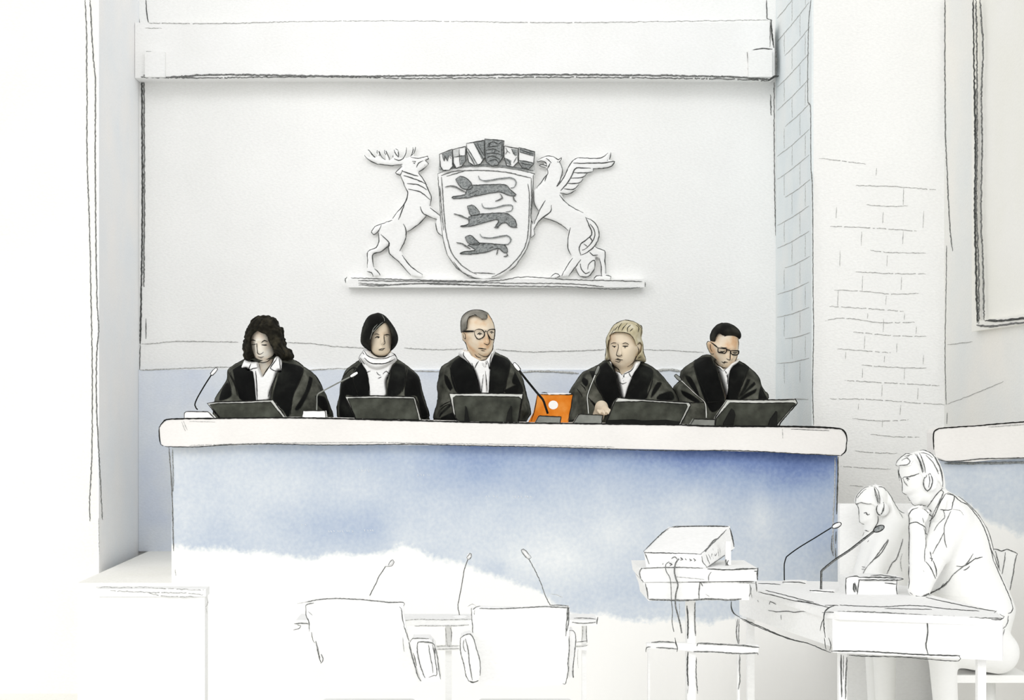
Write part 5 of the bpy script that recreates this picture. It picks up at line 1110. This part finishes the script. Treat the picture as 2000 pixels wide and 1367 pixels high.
for s in (-.07, .08):
    G_ = smin(G_, gl.cap((g2.location.x+.03, Yg+s, .52), (g2.location.x-.03, Yg-.12+s, .52), .075, .06), .03); G_ = smin(G_, gl.cap((g2.location.x-.03, Yg-.12+s, .5), (g2.location.x-.02, Yg-.12+s, .04), .05, .036), .02)
G_ = np.maximum(G_, np.where(gl.Z < .2, -gl.Z, -9))
body = Part('body'); gl.mesh(body, G_, MAT('FIGURE')); gj = on_mesh(body.bvh(), Yg)
part_lines(body, gj, 'p', [[(120,470),(138,500),(144,560),(146,590),(143,608)],[(143,606),(158,614)],[(160,615),(172,620),(180,624)],[(186,666),(200,670),(214,676)],(2.6,'PENCIL_D',[(178,540),(195,536),(208,552),(222,548)]),(3.0,'PENCIL_D',[(196,546),(206,552)]),[(284,560),(284,600),(270,630),(250,662)],(1.6,'PENCIL',[(182,680),(170,710)]),
 (2.0,'PENCIL_D',[(205,752),(216,742)]),(2.2,'PENCIL',[(358,735),(330,775),(300,820),(250,885),(205,935)]),(1.8,'PENCIL_D',[(362,738),(345,775),(300,845),(245,890)]),(2.2,'PENCIL',[(205,935),(190,960),(170,1000)]),(1.8,'PENCIL',[(165,938),(190,940)]),(2.0,'PENCIL',[(165,955),(185,955)]),(2.0,'PENCIL',[(470,730),(450,800),(420,880),(390,910),(350,990)]),(1.8,'PENCIL_L',[(462,840),(452,900),(460,970)]),
 [(345,365),(375,410),(405,465),(440,520),(480,540)],(1.8,'PENCIL',[(440,530),(470,575)])])
body.build(parent=g2)
hfl = Field(axis(P(1665,0,Yg).x, P(1745,0,Yg).x, .004), axis(Yg-.10, Yg+.10, .006), axis(P(0,1010,Yg).z, P(0,940,Yg).z, .004))
hair = [(112,472),(118,425),(150,378),(185,350),(245,330),(320,336),(352,380),(356,470),(330,470),(250,520),(235,490),(215,470),(150,462)]
H3 = np.maximum(hfl.inflate(T('p', [(112,475),(118,425),(146,380),(183,352),(245,331),(315,338),(352,385),(358,460),(330,560),(250,580),(140,560)]), Yg, .078, .078, .065), hfl.prism(T('p', hair), Yg, 6, 9))
hr = Part('hair'); hfl.mesh(hr, H3, MAT('FIGURE'))
part_lines(hr, on_mesh(hr.bvh(), Yg), 'p', [[(118,472),(122,430),(140,395),(175,360),(215,343)],(1.7,'PENCIL',[(130,430),(165,385),(195,360)]),[(230,338),(245,340)],[(285,345),(320,348),(345,375)],(1.8,'PENCIL',[(125,470),(160,462),(200,470),(235,472)]),(2.2,'PENCIL_D',[(116,475),(126,490),(136,478)])])
hr.build(parent=g2)
headphones(g2, 'p', [(262,345),(275,410),(290,470)], (288,503), (.026, .029), Yg, .080,
 [(2.0,'PENCIL',[(255,342),(262,390),(275,430),(285,475)]),(2.0,'PENCIL',[(262,345),(285,375),(295,420),(296,470)]),(1.8,'PENCIL',[(258,350),(275,400),(292,465)])],
 [[(258,465),(243,490),(250,525),(275,548),(300,552),(320,530),(330,490),(325,460)],(1.7,'PENCIL',[(240,480),(236,510),(250,540)]),(1.7,'PENCIL',[(322,500),(312,545)])], None)
# ---------------------------------------------------------------- projector on its stand
Yk_ = 6.40
st = thing('projector_stand', 'white wheeled-looking column stand with drawer shelf carrying the projector', 'stand', (P(1355,0,Yk_).x, Yk_+.15, 0))
st['label'] = 'white column stand with a thick top and crossbar, carrying the projector'
def kpart(name, poly, Y, d, lines, w=2.0, parent=st, mat='WHITE'):
    p_ = Part(name); p_.prism(T('k', poly), Y, Y+d, MAT(mat)); q = plane_y(Y-.001)
    part_lines(p_, q, 'k', lines, w, 'PENCIL')
    return p_.build(parent=parent)
kpart('top_shelf', [(108,410),(970,410),(965,500),(140,510),(118,480)], Yk_, .34, [(2,'PENCIL',[(125,412),(200,405),(400,402),(570,408)]),(2.2,'PENCIL_D',[(600,412),(750,420),(965,410)]),(3,'PENCIL_D',[(970,405),(965,450),(966,495)]),(3,'PENCIL',[(125,405),(108,440),(118,485)]),(1.6,'PENCIL_D',[(940,430),(970,430)]),(1.4,'PENCIL_L',[(370,470),(460,478),(580,490)]),(1.8,'PENCIL',[(630,435),(612,465),(610,500)]),(1.6,'PENCIL',[(800,415),(900,408)])])
kpart('drawer', [(135,512),(950,512),(960,520),(905,520),(905,640),(172,645),(160,580)], Yk_+.005, .32, [(2.2,'PENCIL_L',[(130,508),(250,505),(350,512),(460,508)]),(2.2,'PENCIL_L',[(560,515),(700,508),(850,512),(950,518)]),(2.6,'PENCIL',[(150,520),(162,570),(170,632)]),(2.2,'PENCIL_D',[(120,490),(140,508)]),(2.6,'PENCIL',[(548,505),(540,570),(542,630)]),(2.2,'PENCIL',[(548,508),(570,540)]),(3.4,'PENCIL',[(175,635),(300,640),(450,642),(620,632),(760,640),(850,632)]),(2,'PENCIL',[(910,525),(918,570),(905,615)]),(1.8,'PENCIL_L',[(915,560),(926,628)]),(3,'PENCIL',[(955,505),(960,580)]),(1.5,'PENCIL_L',[(588,595),(615,612)])])
kpart('column', [(455,645),(515,645),(520,1600),(455,1600)], Yk_+.12, .06, [(3,'PENCIL_D',[(452,680),(460,800),(458,920)]),(2.6,'PENCIL',[(513,655),(510,780),(516,900)]),(3,'PENCIL_D',[(460,1018),(455,1140),(462,1265)]),(2.2,'PENCIL',[(522,1055),(520,1180),(530,1320)]),(1.5,'PENCIL_L',[(398,655),(400,760)]),(1.5,'PENCIL_L',[(462,1265),(458,1320)])])
kpart('crossbar', [(160,955),(385,950),(388,1010),(975,1025),(975,968),(525,955),(160,955)][:0]+[(160,955),(380,950),(520,960),(975,970),(972,1032),(500,1015),(380,1000),(160,990)], Yk_+.10, .03, [(2.6,'PENCIL',[(195,948),(280,942),(365,950)]),(2.4,'PENCIL',[(230,985),(310,990),(385,995)]),(2.2,'PENCIL_D',[(365,915),(375,960),(385,990),(380,1015)]),(2.2,'PENCIL',[(190,980),(160,985),(155,1018)]),(3,'PENCIL',[(525,975),(530,955),(700,962),(850,970),(980,985)]),(2.8,'PENCIL',[(500,1015),(650,1018),(850,1030),(968,1025),(970,1040)])])
kpart('leg', [(815,780),(830,780),(842,1600),(825,1600)], Yk_+.22, .03, [(2.4,'PENCIL',[(822,780),(812,880),(826,960)]),(1.8,'PENCIL',[(832,780),(830,900),(832,965)]),(2.2,'PENCIL',[(838,1035),(835,1150),(838,1220),(828,1290)])])
kpart('leg', [(170,1000),(185,1000),(185,1600),(170,1600)], Yk_+.22, .03, [])
pr_ = thing('projector', 'white box projector with side vents and two hanging cables, standing on the column stand', 'projector', (P(1330,0,Yk_).x, Yk_+.12, P(0,1109.5,Yk_).z))
zb_ = P(0, 1109.5, Yk_).z
k3 = lambda x, y, Y: P(*T('k', [(x, y)])[0], Y)
# housing: front face, receding top and angled side, as a six-cornered solid turned on the stand
Fb0 = k3(158, 405, Yk_+.02); Fb1 = k3(590, 405, Yk_+.02); Ft0 = k3(140, 288, Yk_+.02); Ft1 = k3(562, 312, Yk_+.02)
Bt0 = k3(320, 108, Yk_+.30); Bt1 = k3(765, 102, Yk_+.30); Bb1 = k3(800, 262, Yk_+.30); Bb0 = k3(340, 262, Yk_+.30)
hs = Part('housing'); hs.hexa([Fb0, Fb1, Bb1, Bb0, Ft0, Ft1, Bt1, Bt0], MAT('WHITE')); hb = hs.bvh(); hj = on_mesh(hb, Yk_+.1, .001)
part_lines(hs, hj, 'k', [(1.8,'PENCIL_D',[(155,268),(200,205),(260,160),(318,128)]),(1.6,'PENCIL_D',[(135,282),(190,215),(250,165),(330,112)]),(1.8,'PENCIL',[(330,112),(430,96),(600,98),(750,104)]),(2.4,'PENCIL_D',[(350,112),(500,104),(650,106),(755,108)]),(1.8,'PENCIL_D',[(128,286),(165,295),(300,298),(450,302),(560,308)]),(2.0,'PENCIL',[(550,308),(600,265),(660,210),(740,128)]),(3.4,'PENCIL',[(585,290),(630,230),(650,205),(680,190)]),
 (3.6,'PENCIL_D',[(765,118),(780,180),(795,252)]),(1.8,'PENCIL',[(785,275),(740,310),(690,352),(620,400)]),(2.0,'PENCIL',[(145,290),(155,320),(170,350)]),(1.6,'PENCIL',[(158,330),(180,380)]),(1.8,'PENCIL',[(562,320),(570,365),(600,402)]),
 (2.6,'PENCIL',[(590,310),(605,350),(618,378)]),(2.2,'PENCIL',[(608,305),(625,350)]),(2.2,'PENCIL',[(625,345),(632,300),(645,340)]),(2.2,'PENCIL',[(650,275),(655,320),(668,300),(660,270)]),(2.2,'PENCIL',[(675,262),(682,320)]),(2.2,'PENCIL',[(688,250),(694,300)]),(1.6,'PENCIL',[(640,262),(650,300)]),
 (1.8,'PENCIL_D',[(280,372),(276,382)]),(2.6,'PENCIL_D',[(325,370),(345,380),(330,388)]),(2.2,'PENCIL_D',[(405,330),(425,345),(405,350)]),(2.4,'PENCIL_D',[(440,338),(450,348)]),(2.4,'PENCIL_D',[(470,340),(485,352),(475,355)]),(2.4,'PENCIL_D',[(500,338),(515,352),(505,357)]),(2.2,'PENCIL',[(340,340),(365,325),(385,345)])])
hs.build(parent=pr_)
ft = Part('foot'); a = k3(735, 400, Yk_+.12); ft.box((a.x, Yk_+.12, zb_), (a.x+.02, Yk_+.14, zb_+.09), MAT('WHITE')); part_lines(ft, plane_y(Yk_+.119), 'k', [(4.0,'PENCIL',[(735,345),(738,392)]),(2.2,'PENCIL_D',[(755,350),(745,375),(765,402)])]); ft.build(parent=pr_)
for pts, w, m in (([(325,362),(300,380),(302,430),(330,480),(338,560),(340,640),(348,720),(345,800),(358,870)], 1.7, 'PENCIL'), ([(395,340),(372,370),(362,430),(375,490),(388,530),(372,600),(370,680),(390,760),(405,820),(415,880)], 3.0, 'PENCIL')):
    cb = Part('cable'); cb.tube([P(x, y, Yk_-.012) for x, y in smooth_line(T('k', pts), 4)], w*.5*Yk_/F, MAT(m), 6); cb.build(parent=pr_)

# ---------------------------------------------------------------- table with two chairs in the foreground
Yt_ = 6.02
tb = thing('table', 'white table with a tapering leg, half hidden behind the two foreground chairs', 'table', (P(880,0,Yt_).x, Yt_+.25, 0))
c = Part('tabletop'); a = P(578, 1211, Yt_); b = P(1167, 1222, Yt_); c.box((a.x, Yt_, b.z), (b.x, Yt_+.18, a.z), MAT('WHITE')); q = plane_y(Yt_-.001)
part_lines(c, q, 'cl', [(1.6,'PENCIL_L',[(930,715),(1000,698),(1100,688),(1220,690),(1380,692)]),(2.2,'PENCIL_L',[(1075,745),(1160,742),(1250,744),(1380,742)]),(2.2,'PENCIL',[(60,725),(120,722),(200,725)]),(1.8,'PENCIL',[(90,735),(118,745),(100,765),(55,778)])])
part_lines(c, q, 'cr', [(1.6,'PENCIL_L',[(0,690),(120,690),(270,685)]),(2.2,'PENCIL_L',[(0,742),(70,742),(150,742),(240,732)]),(1.8,'PENCIL',[(1125,678),(1200,676),(1310,685)]),(1.8,'PENCIL',[(1110,712),(1200,722),(1310,712)]),(2.6,'PENCIL',[(1325,668),(1318,728)])])
c.build(parent=tb)
c = Part('apron'); a = P(850, 1262, Yt_+.1); b = P(1147, 1268, Yt_+.1); c.box((a.x, Yt_+.1, b.z-.004), (b.x, Yt_+.13, a.z), MAT('WHITE')); q = plane_y(Yt_+.099)
part_lines(c, q, 'cl', [(2,'PENCIL_L',[(1255,918),(1320,912),(1380,918)]),(2,'PENCIL_L',[(1255,940),(1380,938)])]); part_lines(c, q, 'cr', [(1.8,'PENCIL_L',[(0,912),(150,912)]),(1.8,'PENCIL_L',[(0,940),(160,935)]),(1.8,'PENCIL',[(1145,880),(1240,870)]),(1.8,'PENCIL_L',[(1110,918),(1190,915),(1245,905)])])
c.build(parent=tb)
for x0, x1, l1, l2 in ((869.5, 882, [(42,760),(50,840),(60,912)], [(82,760),(95,800),(90,880)]), (1137, 1146, [(1198,735),(1200,800),(1190,875)], [(1232,720),(1230,800),(1235,888)])):
    c = Part('leg'); a = P(x0, 0, Yt_+.12); b = P(x1, 0, Yt_+.12); c.box((a.x, Yt_+.132, 0), (b.x, Yt_+.16, P(0,1222,Yt_).z), MAT('WHITE'))
    part_lines(c, plane_y(Yt_+.095), 'cr', [(1.8,'PENCIL_L',l1),(1.8,'PENCIL',l2)]); c.build(parent=tb)
ztab = P(0, 1211, Yt_).z
def tmic(label, view, pts, head, loop, w):
    pp = T(view, pts); base = pp[0]; Y = Yt_+.09
    r_ = thing('microphone', label, 'microphone', ((base[0]-VX)*Y/F, Y, ztab), 'thin microphones on the foreground table')
    s = Part('stem'); b0 = P(base[0], base[1], Y); 
    pl = [Vector((b0.x, Y, ztab+.004))]+[P(x, y, Y) for x, y in smooth_line(pp, 4)] if b0.z > ztab+.03 else [P(x, y, Y) for x, y in smooth_line(pp, 4)]
    s.tube([p__+Vector((random.uniform(-.0006,.0006), 0, random.uniform(-.0006,.0006))) for p__ in (pl[1:] if b0.z > ztab+.03 else pl)], w*.5*Y/F, MAT('PENCIL'), 6)
    if b0.z > ztab+.03: s.tube(pl[:2], .0012, MAT('WHITE'), 6)
    s.lathe((b0.x, Y, ztab), [(.03, 0), (.03, .004), (.01, .007)], MAT('WHITE'), 18)
    s.build(parent=r_)
    h = Part('head'); (x0, y0), (x1, y1) = T(view, head); a = P(x0, y0, Y); e = P(x1, y1, Y); ax = e-a
    h.lathe(a, [(.003, 0), (.008, ax.length*.25), (.009, ax.length*.6), (.006, ax.length*.9), (.002, ax.length)], MAT('WHITE'), 14, ax)
    part_lines(h, plane_y(Y-.010), view, [(1.7,'PENCIL',loop)]); h.build(parent=r_)
tmic('thin pencil-grey microphone leaning right behind the left foreground chair', 'cl', [(700,488),(720,445),(750,390),(780,320),(810,280),(832,242)], [(835,242),(900,192)], [(835,245),(880,240),(905,205),(892,185),(868,205),(855,235)], 2.0)
tmic('thin upright microphone with a kinked stem between the foreground chairs', 'cr', [(168,705),(160,640),(148,580),(165,480),(185,370),(205,260),(232,185)], [(232,185),(255,130)], [(222,170),(250,130),(262,135),(262,160),(238,185),(220,165)], 2.0)
tmic('thin microphone leaning left over the right foreground chair', 'cr', [(925,570),(880,480),(850,390),(800,280),(745,180)], [(748,175),(695,100)], [(765,165),(740,180),(700,140),(682,105),(700,96),(720,110),(745,140),(765,165)], 1.8)
def fchair(label, view, back, lines, arms, Y=5.70):
    pp = T(view, back); cx = sum(p[0] for p in pp)/len(pp)
    r_ = thing('chair', label, 'chair', ((cx-VX)*Y/F, Y-.2, 0), 'chairs in the foreground')
    b = Part('backrest'); b.prism(pp, Y, Y+.03, MAT('WHITE')); part_lines(b, plane_y(Y-.001), view, lines, 2.0, 'PENCIL'); b.build(parent=r_)
    X = r_.location.x; zs = .44
    s = Part('seat'); s.box((X-.15, Y-.0, zs), (X+.17, Y+.22, zs+.05), MAT('WHITE')); s.build(parent=r_, bevel=.01)
    for sx in (-.12, .13):
        for sy in (.02, .20): Part('leg').box((X+sx-.012, Y+sy-.012, 0), (X+sx+.012, Y+sy+.012, zs), MAT('WHITE')).build(parent=r_)
    for poly, ls, d0 in arms:
        a = Part('armrest'); a.prism(T(view, poly), Y+d0, Y+d0+.10, MAT('WHITE')); part_lines(a, plane_y(Y+d0-.001), view, ls, 2.0, 'PENCIL'); a.build(parent=r_)
fchair('left foreground chair seen from behind with a wide tapering back', 'cl',
 [(155,560),(220,525),(400,512),(600,520),(800,540),(985,548),(985,640),(1020,830),(1060,1000),(1100,1120),(1130,1215),(1000,1290),(400,1290),(300,1060),(250,880),(200,790),(165,670)],
 [(1.6,'PENCIL_L',[(90,555),(150,545),(230,530)]),(2,'PENCIL',[(150,545),(250,525),(400,512),(600,520),(740,532),(860,545),(985,545),(985,575)]),(2.2,'PENCIL',[(158,568),(180,560),(230,548)]),(2,'PENCIL',[(160,570),(163,660),(185,700),(190,790)]),(1.3,'PENCIL_L',[(180,620),(215,655)]),(1.6,'PENCIL',[(208,795),(220,860),(240,890)]),(3,'PENCIL',[(245,870),(262,950),(280,1030),(292,1055)]),(2.2,'PENCIL',[(290,980),(305,1020),(298,1050),(285,1060)]),
  (2,'PENCIL',[(950,580),(965,600),(975,680),(990,740)]),(2.2,'PENCIL',[(985,740),(1010,810),(1030,870)]),(2.6,'PENCIL',[(1030,880),(1050,980),(1080,1080),(1105,1170),(1132,1210)]),(2.2,'PENCIL',[(1065,970),(1095,1080)]),(1.5,'PENCIL_L',[(978,840),(982,900),(990,960)])],
 [([(1040,890),(1060,850),(1200,848),(1245,900),(1265,1000),(1298,1200),(1250,1210),(1150,1215),(1110,1050)], [(2.2,'PENCIL',[(1040,880),(1055,852),(1100,848),(1200,850)]),(2.8,'PENCIL',[(1105,880),(1150,878),(1230,890),(1248,920)]),(2.2,'PENCIL',[(1105,880),(1098,920),(1110,1020),(1140,1120),(1165,1180)]),(1.8,'PENCIL',[(1195,900),(1205,980),(1228,1090),(1230,1140)]),(2,'PENCIL',[(1245,905),(1268,1000),(1280,1100),(1298,1195)]),(1.8,'PENCIL',[(1228,900),(1250,1020),(1265,1150),(1240,1160),(1195,1178)]),(1.8,'PENCIL',[(1245,930),(1250,980)]),(1.8,'PENCIL',[(1230,855),(1232,880)])], -.12)])
fchair('right foreground chair seen from behind with a square back and two armrests', 'cr',
 [(262,600),(330,582),(700,590),(900,578),(1075,578),(1090,590),(1085,800),(1080,1100),(1050,1235),(700,1260),(330,1240),(280,1000),(270,760)],
 [(2,'PENCIL',[(275,605),(300,585),(335,575)]),(2,'PENCIL',[(330,595),(500,598),(700,590),(880,580),(960,585),(1090,590)]),(2.2,'PENCIL',[(925,570),(1000,568),(1080,575)]),(1.8,'PENCIL',[(262,590),(262,650),(270,740),(272,820)]),(1.5,'PENCIL_L',[(290,610),(285,650)]),(1.3,'PENCIL_L',[(930,475),(980,482),(1030,505)]),(4.5,'PENCIL',[(1075,580),(1072,650),(1066,700)]),(2.2,'PENCIL',[(1082,590),(1080,700),(1065,790)]),(2,'PENCIL',[(1062,700),(1058,830)]),(2,'PENCIL',[(1085,830),(1085,950),(1075,1060),(1080,1110),(1062,1200),(1050,1235),(1030,1228)]),(1.4,'PENCIL_L',[(230,580),(270,560),(300,575)])],
 [([(170,840),(215,820),(250,812),(275,840),(300,920),(335,1050),(335,1160),(320,1200),(240,1210),(210,1110),(175,980)], [(2,'PENCIL',[(168,845),(170,960),(200,1080),(215,1160),(240,1210)]),(2,'PENCIL',[(170,845),(210,818),(250,812),(280,850),(300,920),(335,1050),(335,1165)]),(2,'PENCIL',[(210,850),(235,950),(245,1060),(270,1200)]),(1.6,'PENCIL',[(200,860),(192,900),(205,950),(215,960)]),(3.4,'PENCIL',[(238,1205),(275,1220),(320,1203)])], -.12),
  ([(1090,785),(1120,785),(1140,830),(1140,920),(1125,1060),(1120,1180),(1085,1180)], [(2,'PENCIL',[(1085,782),(1120,785),(1140,830),(1138,900),(1128,1000),(1118,1090),(1122,1180)]),(2.2,'PENCIL',[(1112,1120),(1120,1180)]),(1.3,'PENCIL_L',[(1160,940),(1155,1000),(1162,1100)])], .02)])
# ---------------------------------------------------------------- light and camera
sc = bpy.context.scene
w = bpy.data.worlds.new('soft_daylight'); sc.world = w; w.use_nodes = True
bg = w.node_tree.nodes['Background']; bg.inputs[0].default_value = (1.0, 1.0, 1.0, 1); bg.inputs[1].default_value = .70
for nm, en, dv in (('ceiling_daylight', .45, (.03, 1.0, -.6)), ('fill_sun_left', .68, (.75, 1.0, -.45)), ('fill_sun_right', .46, (-.8, 1.0, -.45))):  # the two side suns are added fills for the niche reveals and side wall
    ld_ = bpy.data.lights.new(nm, 'SUN'); ld_.energy = en; ld_.angle = math.radians(20 if dv[0] < .1 and dv[0] > 0 else 40)
    lo = bpy.data.objects.new(nm, ld_); COL.objects.link(lo)
    lo.rotation_euler = Vector(dv).to_track_quat('-Z', 'Y').to_euler(); lo.location = (-3*dv[0], 1, 4)
cam = bpy.data.cameras.new('camera'); co = bpy.data.objects.new('camera', cam); COL.objects.link(co)
co.location = CAM; co.rotation_euler = (math.pi/2, 0, 0)
cam.sensor_width = 36; cam.lens = F*36/2000; cam.shift_x = (1000-VX)/2000; cam.shift_y = (VY-683.5)/2000
cam.clip_end = 100
sc.camera = co
sc.view_settings.view_transform = 'Standard'; sc.view_settings.look = 'None'; sc.view_settings.gamma = 1; sc.view_settings.exposure = -.03
sc.view_settings.use_curve_mapping = False
sc.cycles.max_bounces = 6; sc.cycles.diffuse_bounces = 4
for o in bpy.data.objects:
    if '_w' in o: del o['_w']
